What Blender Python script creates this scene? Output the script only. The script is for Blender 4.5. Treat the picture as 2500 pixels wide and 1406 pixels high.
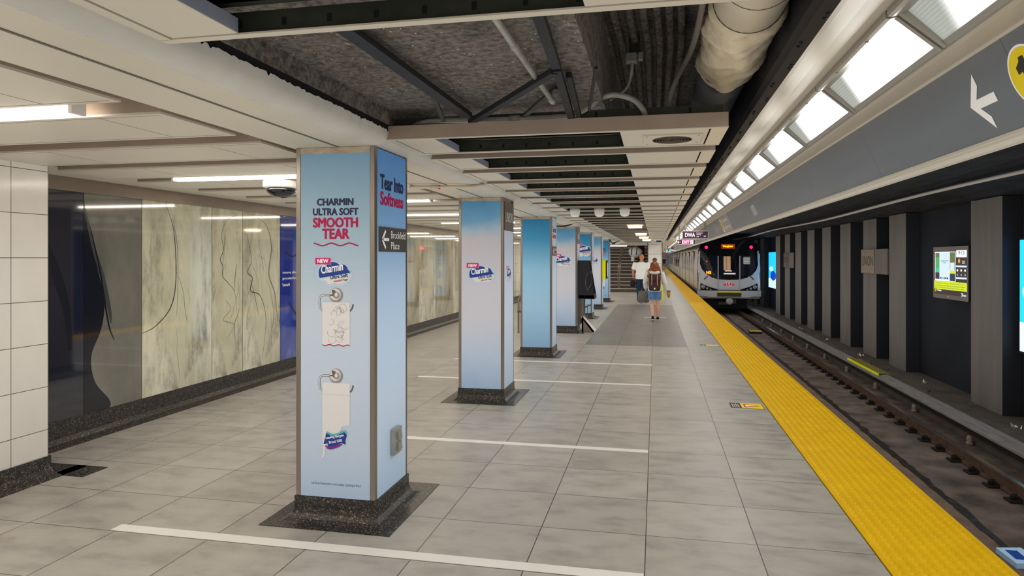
import bpy, bmesh, math, random
from mathutils import Vector, Matrix
from mathutils.geometry import tessellate_polygon
random.seed(7)
for o in list(bpy.data.objects): bpy.data.objects.remove(o)
S = bpy.context.scene
COL = S.collection
PI = math.pi

# ------------------------------------------------------------------ camera, world, exposure
cam_d = bpy.data.cameras.new('camera'); cam = bpy.data.objects.new('camera', cam_d); COL.objects.link(cam)
cam_d.sensor_width = 36; cam_d.lens = 36 * 1650 / 2500
cam_d.shift_y = -73 / 2500; cam_d.clip_start = .05; cam_d.clip_end = 400
YAW = math.atan(350 / 1650)
cam.location = (0, 0, 1.65); cam.rotation_euler = (PI / 2, 0, YAW)
S.camera = cam
S.view_settings.view_transform = 'Standard'; S.view_settings.look = 'None'
S.view_settings.gamma = 1; S.view_settings.use_curve_mapping = False
S.view_settings.exposure = -0.72
W = bpy.data.worlds.new('world'); S.world = W; W.use_nodes = True
W.node_tree.nodes['Background'].inputs[0].default_value = (.80, .79, .765, 1)
W.node_tree.nodes['Background'].inputs[1].default_value = .17
S.cycles.max_bounces = 8; S.cycles.diffuse_bounces = 5; S.cycles.glossy_bounces = 4
S.cycles.use_denoising = True
S.cycles.use_fast_gi = True; S.cycles.fast_gi_method = 'ADD'
W.light_settings.ao_factor = 1.0; W.light_settings.distance = 1.6
S.cycles.sample_clamp_indirect = 6
LENS_POWER, TUBE_POWER = 12.0, 20.0

# ------------------------------------------------------------------ helpers: materials
def lin(c):
    c = c.lstrip('#'); r = []
    for i in (0, 2, 4):
        v = int(c[i:i + 2], 16) / 255
        r.append(v / 12.92 if v <= .04045 else ((v + .055) / 1.055) ** 2.4)
    return (*r, 1)
M = {}
def mat(name, col, rough=.5, metal=0, emit=0, ecol=None, var=0, vscale=6, bump=0, bscale=30, spec=.5, coat=0, stretch=(1, 1, 1), detail=5):
    m = bpy.data.materials.new(name); m.use_nodes = True; nt = m.node_tree; N = nt.nodes; L = nt.links
    b = N['Principled BSDF']; c = lin(col) if isinstance(col, str) else col
    b.inputs['Base Color'].default_value = c; b.inputs['Roughness'].default_value = rough; b.inputs['Metallic'].default_value = metal
    b.inputs['Specular IOR Level'].default_value = spec; b.inputs['Coat Weight'].default_value = coat; b.inputs['Coat Roughness'].default_value = .03
    if emit:
        b.inputs['Emission Color'].default_value = lin(ecol) if ecol else c; b.inputs['Emission Strength'].default_value = emit
    if var or bump:
        tc = N.new('ShaderNodeTexCoord'); mp = N.new('ShaderNodeMapping'); mp.inputs['Scale'].default_value = stretch
        L.new(tc.outputs['Object'], mp.inputs[0])
    if var:
        n = N.new('ShaderNodeTexNoise'); n.inputs['Scale'].default_value = vscale; n.inputs['Detail'].default_value = detail
        L.new(mp.outputs[0], n.inputs[0])
        r = N.new('ShaderNodeMapRange'); r.inputs[1].default_value = .3; r.inputs[2].default_value = .7
        r.inputs[3].default_value = 1 - var; r.inputs[4].default_value = 1 + var
        L.new(n.outputs[0], r.inputs[0])
        mx = N.new('ShaderNodeVectorMath'); mx.operation = 'SCALE'; mx.inputs[0].default_value = c[:3]
        L.new(r.outputs[0], mx.inputs['Scale']); L.new(mx.outputs[0], b.inputs['Base Color'])
    if bump:
        n2 = N.new('ShaderNodeTexNoise'); n2.inputs['Scale'].default_value = bscale; n2.inputs['Detail'].default_value = 6
        L.new(mp.outputs[0], n2.inputs[0])
        bp = N.new('ShaderNodeBump'); bp.inputs['Strength'].default_value = bump; bp.inputs['Distance'].default_value = .02
        L.new(n2.outputs[0], bp.inputs['Height']); L.new(bp.outputs[0], b.inputs['Normal'])
    M[name] = m; return m

def math_node(nt, op, a, b=None, c=None):
    n = nt.nodes.new('ShaderNodeMath'); n.operation = op
    for i, v in enumerate((a, b, c)):
        if v is None: continue
        if isinstance(v, (int, float)): n.inputs[i].default_value = v
        else: nt.links.new(v, n.inputs[i])
    return n.outputs[0]
def mix_col(nt, fac, a, b):
    n = nt.nodes.new('ShaderNodeMix'); n.data_type = 'RGBA'
    if isinstance(fac, (int, float)): n.inputs[0].default_value = fac
    else: nt.links.new(fac, n.inputs[0])
    for i, v in ((6, a), (7, b)):
        if isinstance(v, tuple): n.inputs[i].default_value = v
        else: nt.links.new(v, n.inputs[i])
    return n.outputs[2]
def base(name, rough=.5, spec=.5):
    m = bpy.data.materials.new(name); m.use_nodes = True; nt = m.node_tree; b = nt.nodes['Principled BSDF']
    b.inputs['Roughness'].default_value = rough; b.inputs['Specular IOR Level'].default_value = spec
    tc = nt.nodes.new('ShaderNodeTexCoord'); sp = nt.nodes.new('ShaderNodeSeparateXYZ'); nt.links.new(tc.outputs['Object'], sp.inputs[0])
    M[name] = m; return m, nt, b, tc, sp
def noise(nt, vec, scale, detail=5, stretch=None, rough=.5):
    if stretch:
        mp = nt.nodes.new('ShaderNodeMapping'); mp.inputs['Scale'].default_value = stretch; nt.links.new(vec, mp.inputs[0]); vec = mp.outputs[0]
    n = nt.nodes.new('ShaderNodeTexNoise'); n.inputs['Scale'].default_value = scale; n.inputs['Detail'].default_value = detail
    n.inputs['Roughness'].default_value = rough
    nt.links.new(vec, n.inputs[0]); return n.outputs[0]
def ramp(nt, fac, stops):
    r = nt.nodes.new('ShaderNodeValToRGB'); e = r.color_ramp.elements
    while len(e) < len(stops): e.new(.5)
    for i, (p, c) in enumerate(stops): e[i].position = p; e[i].color = lin(c) if isinstance(c, str) else c
    nt.links.new(fac, r.inputs[0]); return r.outputs[0]
def step_mask(nt, v, lo, hi):   # 1 inside [lo, hi]
    return math_node(nt, 'MULTIPLY', math_node(nt, 'GREATER_THAN', v, lo), math_node(nt, 'LESS_THAN', v, hi))
def joints(nt, v, off, pitch, half):   # 1 on a grout joint
    t = math_node(nt, 'ADD', math_node(nt, 'SUBTRACT', v, off), pitch * 400.5)
    d = math_node(nt, 'ABSOLUTE', math_node(nt, 'SUBTRACT', math_node(nt, 'MODULO', t, pitch), pitch / 2))
    return math_node(nt, 'LESS_THAN', d, half), math_node(nt, 'FLOOR', math_node(nt, 'DIVIDE', math_node(nt, 'ADD', math_node(nt, 'SUBTRACT', v, off), pitch * 400), pitch))
def tile_mat(name, cols, px, ox, py, oy, ax=('X', 'Y'), half=.0027, rough=.35, grout='#39342d', cloud=1.0, patch=None, var=.06, spec=.5):
    m, nt, b, tc, sp = base(name, rough, spec)
    jx, ix = joints(nt, sp.outputs[ax[0]], ox, px, half); jy, iy = joints(nt, sp.outputs[ax[1]], oy, py, half)
    j = math_node(nt, 'MAXIMUM', jx, jy)
    cb = nt.nodes.new('ShaderNodeCombineXYZ'); nt.links.new(ix, cb.inputs[0]); nt.links.new(iy, cb.inputs[1])
    wn = nt.nodes.new('ShaderNodeTexWhiteNoise'); wn.noise_dimensions = '2D'; nt.links.new(cb.outputs[0], wn.inputs[0])
    add = nt.nodes.new('ShaderNodeVectorMath'); add.operation = 'MULTIPLY_ADD'; nt.links.new(cb.outputs[0], add.inputs[0])
    add.inputs[1].default_value = (3.7, 5.3, 0); nt.links.new(tc.outputs['Object'], add.inputs[2])
    n1 = noise(nt, add.outputs[0], 3.2 * cloud, 7, (1, 1.7, 1), .62)
    c = ramp(nt, n1, [(.34, cols[0]), (.52, cols[1]), (.72, cols[2])])
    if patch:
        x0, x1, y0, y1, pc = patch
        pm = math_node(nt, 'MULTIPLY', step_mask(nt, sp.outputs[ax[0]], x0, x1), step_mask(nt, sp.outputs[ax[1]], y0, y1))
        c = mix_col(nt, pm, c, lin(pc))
    v = math_node(nt, 'ADD', math_node(nt, 'MULTIPLY', wn.outputs[0], 2 * var), 1 - var)
    sc = nt.nodes.new('ShaderNodeVectorMath'); sc.operation = 'SCALE'; nt.links.new(c, sc.inputs[0]); nt.links.new(v, sc.inputs['Scale'])
    out = mix_col(nt, j, sc.outputs[0], lin(grout))
    nt.links.new(out, b.inputs['Base Color'])
    rr = math_node(nt, 'ADD', math_node(nt, 'MULTIPLY', n1, .25), rough - .1); nt.links.new(rr, b.inputs['Roughness'])
    bp = nt.nodes.new('ShaderNodeBump'); bp.inputs['Strength'].default_value = .25; bp.inputs['Distance'].default_value = .004
    nt.links.new(math_node(nt, 'SUBTRACT', n1, math_node(nt, 'MULTIPLY', j, 2)), bp.inputs['Height']); nt.links.new(bp.outputs[0], b.inputs['Normal'])
    return m

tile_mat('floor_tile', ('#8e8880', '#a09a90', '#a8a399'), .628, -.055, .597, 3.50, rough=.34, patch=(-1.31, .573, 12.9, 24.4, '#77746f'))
tile_mat('white_tile', ('#cfc9bf', '#d6d0c6', '#dad5cb'), .302, 3.995, .326, 1.0, ax=('Y', 'Z'), rough=.12, grout='#6a6052', cloud=.3, var=.012)
tile_mat('pillar_tile', ('#cfc9bf', '#d6d0c6', '#dad5cb'), 2.0, -1.0, .46, .0, ax=('X', 'Z'), rough=.15, grout='#77705f', cloud=.3, var=.01, half=.006)
# terrazzo
m, nt, b, tc, sp = base('terrazzo', .32)
vo = nt.nodes.new('ShaderNodeTexVoronoi'); vo.inputs['Scale'].default_value = 170; nt.links.new(tc.outputs['Object'], vo.inputs[0])
sepc = nt.nodes.new('ShaderNodeSeparateColor'); nt.links.new(vo.outputs['Color'], sepc.inputs[0])
c = ramp(nt, sepc.outputs[0], [(.0, '#191715'), (.55, '#2b2826'), (.78, '#3d3833'), (.93, '#5a544e'), (.985, '#8a8378')])
nt.links.new(c, b.inputs['Base Color'])
# rough black sprayed slab with glitter
m, nt, b, tc, sp = base('sprayed_slab', .75)
n1 = noise(nt, tc.outputs['Object'], 2.2, 6); n2 = noise(nt, tc.outputs['Object'], 28, 6, None, .65)
c = ramp(nt, n1, [(.3, '#55524f'), (.45, '#7d746b'), (.58, '#75706c'), (.72, '#93897c')])
vo = nt.nodes.new('ShaderNodeTexVoronoi'); vo.inputs['Scale'].default_value = 75; nt.links.new(tc.outputs['Object'], vo.inputs[0])
sepc = nt.nodes.new('ShaderNodeSeparateColor'); nt.links.new(vo.outputs['Color'], sepc.inputs[0])
g = math_node(nt, 'MULTIPLY', math_node(nt, 'GREATER_THAN', sepc.outputs[0], .90), math_node(nt, 'LESS_THAN', vo.outputs['Distance'], math_node(nt, 'MULTIPLY', sepc.outputs[1], .3)))
c = mix_col(nt, g, mix_col(nt, ramp(nt, n2, [(.35, (.85, .85, .85, 1)), (.6, (.1, .1, .1, 1))]), c, lin('#2e2b28')), lin('#e8e0d0'))
nt.links.new(c, b.inputs['Base Color'])
bp = nt.nodes.new('ShaderNodeBump'); bp.inputs['Strength'].default_value = 1; bp.inputs['Distance'].default_value = .03
nt.links.new(n2, bp.inputs['Height']); nt.links.new(bp.outputs[0], b.inputs['Normal'])

mat('cream', '#b6ae9d', .45, var=.03, vscale=2)
mat('cream_warm', '#bfb29c', .45, var=.04, vscale=3)
mat('cream_gloss', '#b4ac9d', .42, var=.03, vscale=1.5)
mat('taupe', '#8f7f70', .4, var=.08, vscale=5)
mat('taupe_metal', '#8b7d70', .3, .55, var=.06, vscale=3)
mat('plaster_edge', '#aeaba2', .8, var=.07, vscale=4, bump=.06, bscale=30)
mat('plaster_cap', '#a99c88', .8, var=.2, vscale=14, bump=.6)
mat('beam_line', '#5b5b50', .7)
mat('joint_line', '#4d453c', .7)
mat('black_void', '#15161a', .8)
mat('black_steel', '#1b1d22', .55, var=.2, vscale=8)
mat('galv', '#a9a8a0', .35, .45, var=.15, vscale=12)
mat('galv_dark', '#43463d', .45, .5, var=.2, vscale=9)
mat('panel_edge', '#7f8694', .5)
mat('steel', '#a79f96', .28, .9, var=.06, vscale=8, stretch=(1, 1, .1))
mat('steel_brown', '#7a6d62', .3, .75)
mat('white_paint', '#d9d6cf', .4)
mat('white_line', '#d8d4ca', .45, var=.03)
mat('yellow_tactile', '#dcae06', .33, var=.06, vscale=5)
mat('concrete_dark', '#4c4640', .85, var=.22, vscale=2.5, bump=.4, bscale=14)
mat('concrete_bed', '#5b5048', .7, var=.5, vscale=2.3, bump=.9, bscale=12, detail=8)
mat('concrete_edge', '#6c5b4e', .8, var=.2, vscale=4, bump=.5)
mat('gutter', '#2b2622', .35, var=.5, vscale=12, bump=.8, bscale=24)
mat('pillar_side', '#2a2b2f', .7)  # shade on the unlit pillar ends is put into this darker colour
mat('pillar_paint', '#67625d', .7, var=.1, vscale=1.5, stretch=(3, 3, .4))
mat('tunnel_wall', '#23262c', .8, var=.15, vscale=1.2)
mat('tunnel_ceiling', '#232324', .9, var=.35, vscale=3, bump=1, bscale=6, stretch=(2.2, .5, 1))
mat('rail_rust', '#5f4c40', .6, .3, var=.25, vscale=10)
mat('rail_top', '#a39a90', .22, .9)
mat('cover_board', '#6e6a66', .7, var=.25, vscale=4, stretch=(8, .6, 8))
mat('clip_iron', '#2e2926', .6, .3, var=.3, vscale=20)
mat('insulator', '#8d7f70', .4)
mat('fascia_grey', '#a2a6ae', .36, .9, var=.05, vscale=1.2, stretch=(1, .6, 6))
mat('fascia_trim', '#d3cdbf', .22, .1)
mat('frame_grey', '#a29e95', .35, .4)
mat('conduit_pale', '#c4beb2', .3, .3)
mat('sign_black', '#3a3637', .4)
mat('sign_white', '#f6f5f3', .5)
mat('sign_charcoal', '#4c4643', .35)
mat('badge_yellow', '#e8cf00', .4)
mat('ink_dark', '#2f2b28', .5)
mat('navy', '#22284f', .5)
mat('magenta', '#b0124f', .5)
mat('magenta_bright', '#cf2472', .5)
mat('logo_blue', '#1d3f8c', .45)
mat('logo_pale', '#a9cbe8', .45)
mat('paper_white', '#dcd9d6', .6)
mat('paper_fold', '#c9c5c2', .6)
mat('paper_line', '#a5a09d', .6)
mat('chrome_print', '#8f8b89', .4)
mat('chrome_print_light', '#cfcac6', .4)
mat('chrome_print_dark', '#5f5a58', .4)
mat('ribbon_purple', '#74318c', .5)
mat('ribbon_teal', '#5fb0bc', .5)
mat('ribbon_blue', '#243a8c', .5)
mat('sheet_grey', '#c9d4e0', .4)
mat('train_steel', '#b9b2aa', .3, .75, var=.05, vscale=2, stretch=(1, .3, 3))
mat('train_silver', '#b5b5ba', .35, .35)
mat('train_black', '#0b0c12', .12, coat=.5)
mat('train_glass', '#10151d', .04, coat=1)
mat('train_rubber', '#17171b', .6)
mat('train_interior', '#b08a68', .5, emit=.35, ecol='#b08a68')  # cabin light behind the glass is put in as glowing surfaces
mat('train_interior_light', '#ddd6c8', .5, emit=.4, ecol='#ddd6c8')
mat('train_red', '#c11d2c', .4)
mat('headlamp', '#c9c9cc', .12, .8)
mat('red_lamp', '#ff1038', .4, emit=14, ecol='#ff0c34')
mat('led_orange', '#ff8a10', .4, emit=9, ecol='#ff7a0a')
mat('led_panel', '#5a2204', .4, emit=.7, ecol='#b24a06')
mat('led_small_red', '#ff2030', .4, emit=6)
mat('lamp_white', '#ffffff', .4, emit=TUBE_POWER, ecol='#fff0de')
mat('lamp_warm', '#ffffff', .4, emit=16, ecol='#ffe6c8')
mat('lamp_amber', '#ff9c50', .4, emit=3, ecol='#ff8a3a')
mat('phone_black', '#22232a', .35, var=.1, vscale=5)
mat('phone_grey', '#8d8a86', .35, .5)
mat('yellow_box', '#dfe000', .4)
mat('plank_olive', '#6e6632', .7, var=.2)
mat('yellow_board', '#c4b22c', .6, var=.15, vscale=6)
mat('skin_light', '#d9a68c', .5); mat('skin_tan', '#b57a55', .5); mat('skin_mid', '#c4906f', .5)
mat('hair_auburn', '#8a4c2a', .45, var=.3, vscale=30); mat('hair_dark', '#241c18', .5)
mat('cloth_white', '#dcdbd6', .85, bump=.5, bscale=16); mat('cloth_offwhite', '#d3cec2', .85, bump=.6, bscale=14)
mat('denim', '#5b7da6', .85, var=.2, vscale=14); mat('denim_dark', '#263349', .85, var=.15, vscale=14)
mat('denim_fringe', '#c3cedd', .9)
mat('pack_brown', '#3b2c30', .7, var=.15, vscale=9); mat('leather', '#b07a58', .5); mat('cloth_black', '#1f1e23', .85)
mat('cloth_khaki', '#75694a', .85); mat('cloth_green', '#1f4d3c', .85); mat('cloth_pattern', '#b9b8ac', .85, var=.3, vscale=30)
mat('shoe_black', '#1d1c1f', .6); mat('shoe_white', '#d9d7d2', .6); mat('shoe_grey', '#9fa0a4', .6)
mat('gold_cup', '#b49a3a', .35, .3); mat('cap_grey', '#4c4a45', .8); mat('bag_grey', '#6a655f', .7, var=.15); mat('bag_white', '#cfcac0', .75)
mat('straw', '#9b7a52', .8); mat('bulb_white', '#dedad2', .4); mat('eye_white', '#e8e5e0', .3)
mat('wet_sign', '#d8d21a', .4)
mat('duct_wrap', '#c6b89e', .7, var=.12, vscale=6, bump=.9, bscale=9)
mat('duct_smooth', '#c9bda6', .5, var=.05); mat('duct_bare', '#5b5a5d', .5, .3, var=.4, vscale=3); mat('duct_amber', '#a98348', .5)
mat('cable_grey', '#6d665f', .5)
mat('stone_step', '#4f463f', .6, var=.2, vscale=30); mat('nosing', '#d6cbbd', .4)
mat('screen_bezel', '#807a78', .35, .4)
for n_, c_, e_ in (('scr_pale', '#cfe3f2', .9), ('scr_white', '#eef4fa', 1.0), ('scr_dark', '#3a3437', .35), ('scr_green', '#4fae6a', .7), ('scr_teal', '#33c6a0', .8),
                   ('scr_lime', '#cde01e', .9), ('scr_photo', '#6f7a52', .5), ('scr_ink', '#2b3f63', .3), ('scr_plum', '#4a2c48', .4), ('scr_orange', '#e09a3c', .9),
                   ('ad_blue', '#1fa9e6', 2.6), ('ad_pale', '#b9dcf2', 2.2), ('ad_deep', '#1648c8', 1.2)):
    mat(n_, c_, .3, emit=e_)
mat('exit_red', '#e0187a', .4, emit=.8); mat('sign_lit', '#f4f0f6', .4, emit=.9); mat('sign_plum', '#4a2a3c', .4)

# printed sky for the column wraps: gradient along the height of the sheet, optional cloud shapes (print colours)
def sky_print(name, stops, cloud=0, seed=0):
    m, nt, b, tc, sp = base(name, .4)
    t = math_node(nt, 'DIVIDE', sp.outputs['Z'], 2.4)
    if cloud:
        nn = noise(nt, tc.outputs['Object'], 2.3 + seed * .3, 3)
        t = math_node(nt, 'ADD', t, math_node(nt, 'MULTIPLY', math_node(nt, 'SUBTRACT', nn, .5), cloud))
    nt.links.new(ramp(nt, t, stops), b.inputs['Base Color'])
sky_print('print_first', [(0, '#a9c3e0'), (.18, '#bccbdd'), (.55, '#c0ccd8'), (.75, '#a3bdcd'), (1, '#6d9bb8')])
sky_print('print_first_side', [(0, '#b9d3ee'), (.3, '#c9dcf0'), (.6, '#b6d2ee'), (.8, '#7fb0e2'), (1, '#3f86cf')])
sky_print('print_cloud', [(.05, '#a3c0e2'), (.2, '#bccce2'), (.4, '#c9cad4'), (.78, '#c6c3cb'), (.83, '#a9bfd2'), (.9, '#6ba4cc'), (1, '#4a8fbf')], .2)
sky_print('print_blue', [(.05, '#8fb8dc'), (.35, '#9dc4de'), (.6, '#8dc0dc'), (.82, '#3f93c0'), (1, '#1d76a8')])
sky_print('print_pale', [(0, '#b9d3ee'), (.4, '#cfdcee'), (.8, '#c9d6e8'), (1, '#9dc0e2')])

# ------------------------------------------------------------------ helpers: geometry
class MB:
    def __init__(s): s.v = []; s.f = []; s.m = []; s.sm = []; s.mats = []
    def mi(s, m):
        if m not in s.mats: s.mats.append(m)
        return s.mats.index(m)
    def face(s, pts, m, smooth=False):
        i = len(s.v); s.v += [tuple(p) for p in pts]; s.f.append(tuple(range(i, i + len(pts)))); s.m.append(s.mi(m)); s.sm.append(smooth)
    def mesh(s, verts, faces, m, smooth=False):
        i = len(s.v); s.v += [tuple(p) for p in verts]
        for f in faces: s.f.append(tuple(a + i for a in f)); s.m.append(s.mi(m)); s.sm.append(smooth)
        return s
    def box(s, x0, x1, y0, y1, z0, z1, m):
        V = [(x, y, z) for z in (z0, z1) for y in (y0, y1) for x in (x0, x1)]
        return s.mesh(V, [(0, 2, 3, 1), (4, 5, 7, 6), (0, 1, 5, 4), (2, 6, 7, 3), (0, 4, 6, 2), (1, 3, 7, 5)], m)
    def prism(s, poly, a, b, m, axis='y'):   # poly of 2-D points, extruded from a to b along an axis
        def P(p, t):
            return {'y': (p[0], t, p[1]), 'x': (t, p[0], p[1]), 'z': (p[0], p[1], t)}[axis]
        n = len(poly); V = [P(p, a) for p in poly] + [P(p, b) for p in poly]
        F = [(i, (i + 1) % n, n + (i + 1) % n, n + i) for i in range(n)]
        tr = tessellate_polygon([[Vector((p[0], p[1], 0)) for p in poly]])
        F += [tuple(t) for t in tr] + [tuple(n + i for i in reversed(t)) for t in tr]
        return s.mesh(V, F, m)
    def tube(s, pts, r, m, seg=8, caps=True, smooth=True, flat=None):
        pts = [Vector(p) for p in pts]; n = len(pts)
        R = r if isinstance(r, (list, tuple)) else [r] * n
        R = [(q, q) if isinstance(q, (int, float)) else q for q in R]
        T = [(pts[min(i + 1, n - 1)] - pts[max(i - 1, 0)]).normalized() for i in range(n)]
        up = Vector(flat) if flat else (Vector((1, 0, 0)) if abs(T[0].x) < .8 else Vector((0, 1, 0)))
        V = []; prev = None
        for i in range(n):
            a = (up - T[i] * up.dot(T[i])) if prev is None or flat else (prev - T[i] * prev.dot(T[i]))
            a.normalize(); prev = a; b_ = T[i].cross(a)
            for k in range(seg):
                t = 2 * PI * k / seg
                V.append(pts[i] + a * (math.cos(t) * R[i][0]) + b_ * (math.sin(t) * R[i][1]))
        F = [(i * seg + k, i * seg + (k + 1) % seg, (i + 1) * seg + (k + 1) % seg, (i + 1) * seg + k) for i in range(n - 1) for k in range(seg)]
        if caps: F += [tuple(reversed(range(seg))), tuple((n - 1) * seg + k for k in range(seg))]
        return s.mesh(V, F, m, smooth)
    def lathe(s, prof, m, c=(0, 0, 0), seg=20, axis='z', smooth=True):
        V = []
        for (r, h) in prof:
            for k in range(seg):
                t = 2 * PI * k / seg; a, b_ = r * math.cos(t), r * math.sin(t)
                p = {'z': (a, b_, h), 'y': (a, h, b_), 'x': (h, a, b_)}[axis]
                V.append((p[0] + c[0], p[1] + c[1], p[2] + c[2]))
        n = len(prof)
        F = [(i * seg + k, i * seg + (k + 1) % seg, (i + 1) * seg + (k + 1) % seg, (i + 1) * seg + k) for i in range(n - 1) for k in range(seg)]
        F += [tuple(reversed(range(seg))), tuple((n - 1) * seg + k for k in range(seg))]
        return s.mesh(V, F, m, smooth)
    def ball(s, c, r, m, seg=12, rings=8):
        r = (r, r, r) if isinstance(r, (int, float)) else r
        V = []; F = []
        for i in range(rings + 1):
            ph = PI * i / rings
            for k in range(seg):
                t = 2 * PI * k / seg
                V.append((c[0] + r[0] * math.sin(ph) * math.cos(t), c[1] + r[1] * math.sin(ph) * math.sin(t), c[2] + r[2] * math.cos(ph)))
        F = [(i * seg + k, (i + 1) * seg + k, (i + 1) * seg + (k + 1) % seg, i * seg + (k + 1) % seg) for i in range(rings) for k in range(seg)]
        return s.mesh(V, F, m, True)
    def data(s, name, off=(0, 0, 0)):
        me = bpy.data.meshes.new(name)
        me.from_pydata([(v[0] - off[0], v[1] - off[1], v[2] - off[2]) for v in s.v], [], s.f)
        for m in s.mats: me.materials.append(M[m])
        me.polygons.foreach_set('material_index', s.m); me.polygons.foreach_set('use_smooth', s.sm)
        bm = bmesh.new(); bm.from_mesh(me); bmesh.ops.recalc_face_normals(bm, faces=bm.faces); bm.to_mesh(me); bm.free()
        me.update(); return me
    def build(s, name, parent=None, world=True, bevel=0, label=None):
        # coordinates are world coordinates when world is set; parents are Empties without rotation
        off = wloc(parent) if (parent and world) else (0, 0, 0)
        o = bpy.data.objects.new(name, s.data(name, off)); COL.objects.link(o)
        if parent: o.parent = parent
        if bevel:
            md = o.modifiers.new('bevel', 'BEVEL'); md.width = bevel; md.segments = 2; md.limit_method = 'ANGLE'
        if label: o['label'] = label
        return o
def wloc(o):
    p = Vector((0, 0, 0))
    while o: p = p + o.location; o = o.parent
    return p
def tag(o, label, cat, group=None, kind=None):
    o['label'] = label; o['category'] = cat
    if group: o['group'] = group
    if kind: o['kind'] = kind
    return o
def thing(name, label, cat, loc, group=None, kind=None, rz=0):
    o = bpy.data.objects.new(name, None); COL.objects.link(o); o.location = loc; o.rotation_euler.z = rz
    o.empty_display_size = .1
    return tag(o, label, cat, group, kind)
def struct(name, mb, label, cat, bevel=0):
    return tag(mb.build(name, bevel=bevel), label, cat, kind='structure')
def dup(root, loc, label, group=None):
    r = root.copy(); COL.objects.link(r); r.location = loc; r['label'] = label
    if group: r['group'] = group
    def rec(a, b):
        for ch in a.children:
            c = ch.copy(); COL.objects.link(c); c.parent = b; rec(ch, c)
    rec(root, r); return r
ONES = 'first second third fourth fifth sixth seventh eighth ninth tenth eleventh twelfth thirteenth fourteenth fifteenth sixteenth seventeenth eighteenth nineteenth'.split()
TENS = {2: ('twentieth', 'twenty'), 3: ('thirtieth', 'thirty'), 4: ('fortieth', 'forty'), 5: ('fiftieth', 'fifty'), 6: ('sixtieth', 'sixty')}
def nth(n):
    if n < 20: return ONES[n - 1]
    t, u = divmod(n, 10)
    return TENS[t][0] if u == 0 else TENS[t][1] + '-' + ONES[u - 1]
NUM = 'one two three four five six seven eight'.split()

_txt = {}
def text_mesh(body, bold, shear):
    k = (body, bold, shear)
    if k in _txt: return _txt[k]
    cu = bpy.data.curves.new('t', 'FONT'); cu.body = body; cu.size = 1; cu.offset = bold; cu.shear = shear; cu.resolution_u = 3; cu.align_x = 'LEFT'
    o = bpy.data.objects.new('t', cu); COL.objects.link(o)
    dg = bpy.context.evaluated_depsgraph_get(); dg.update()
    me = o.evaluated_get(dg).to_mesh()
    V = [(v.co.x, v.co.y) for v in me.vertices]; F = [tuple(p.vertices) for p in me.polygons]
    o.evaluated_get(dg).to_mesh_clear(); bpy.data.objects.remove(o); bpy.data.curves.remove(cu)
    x0 = min(v[0] for v in V); x1 = max(v[0] for v in V); y0 = min(v[1] for v in V); y1 = max(v[1] for v in V)
    r = ([((x - x0) / (x1 - x0), (y - y0) / (y1 - y0)) for x, y in V], F, (x1 - x0) / (y1 - y0)); _txt[k] = r; return r

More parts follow.
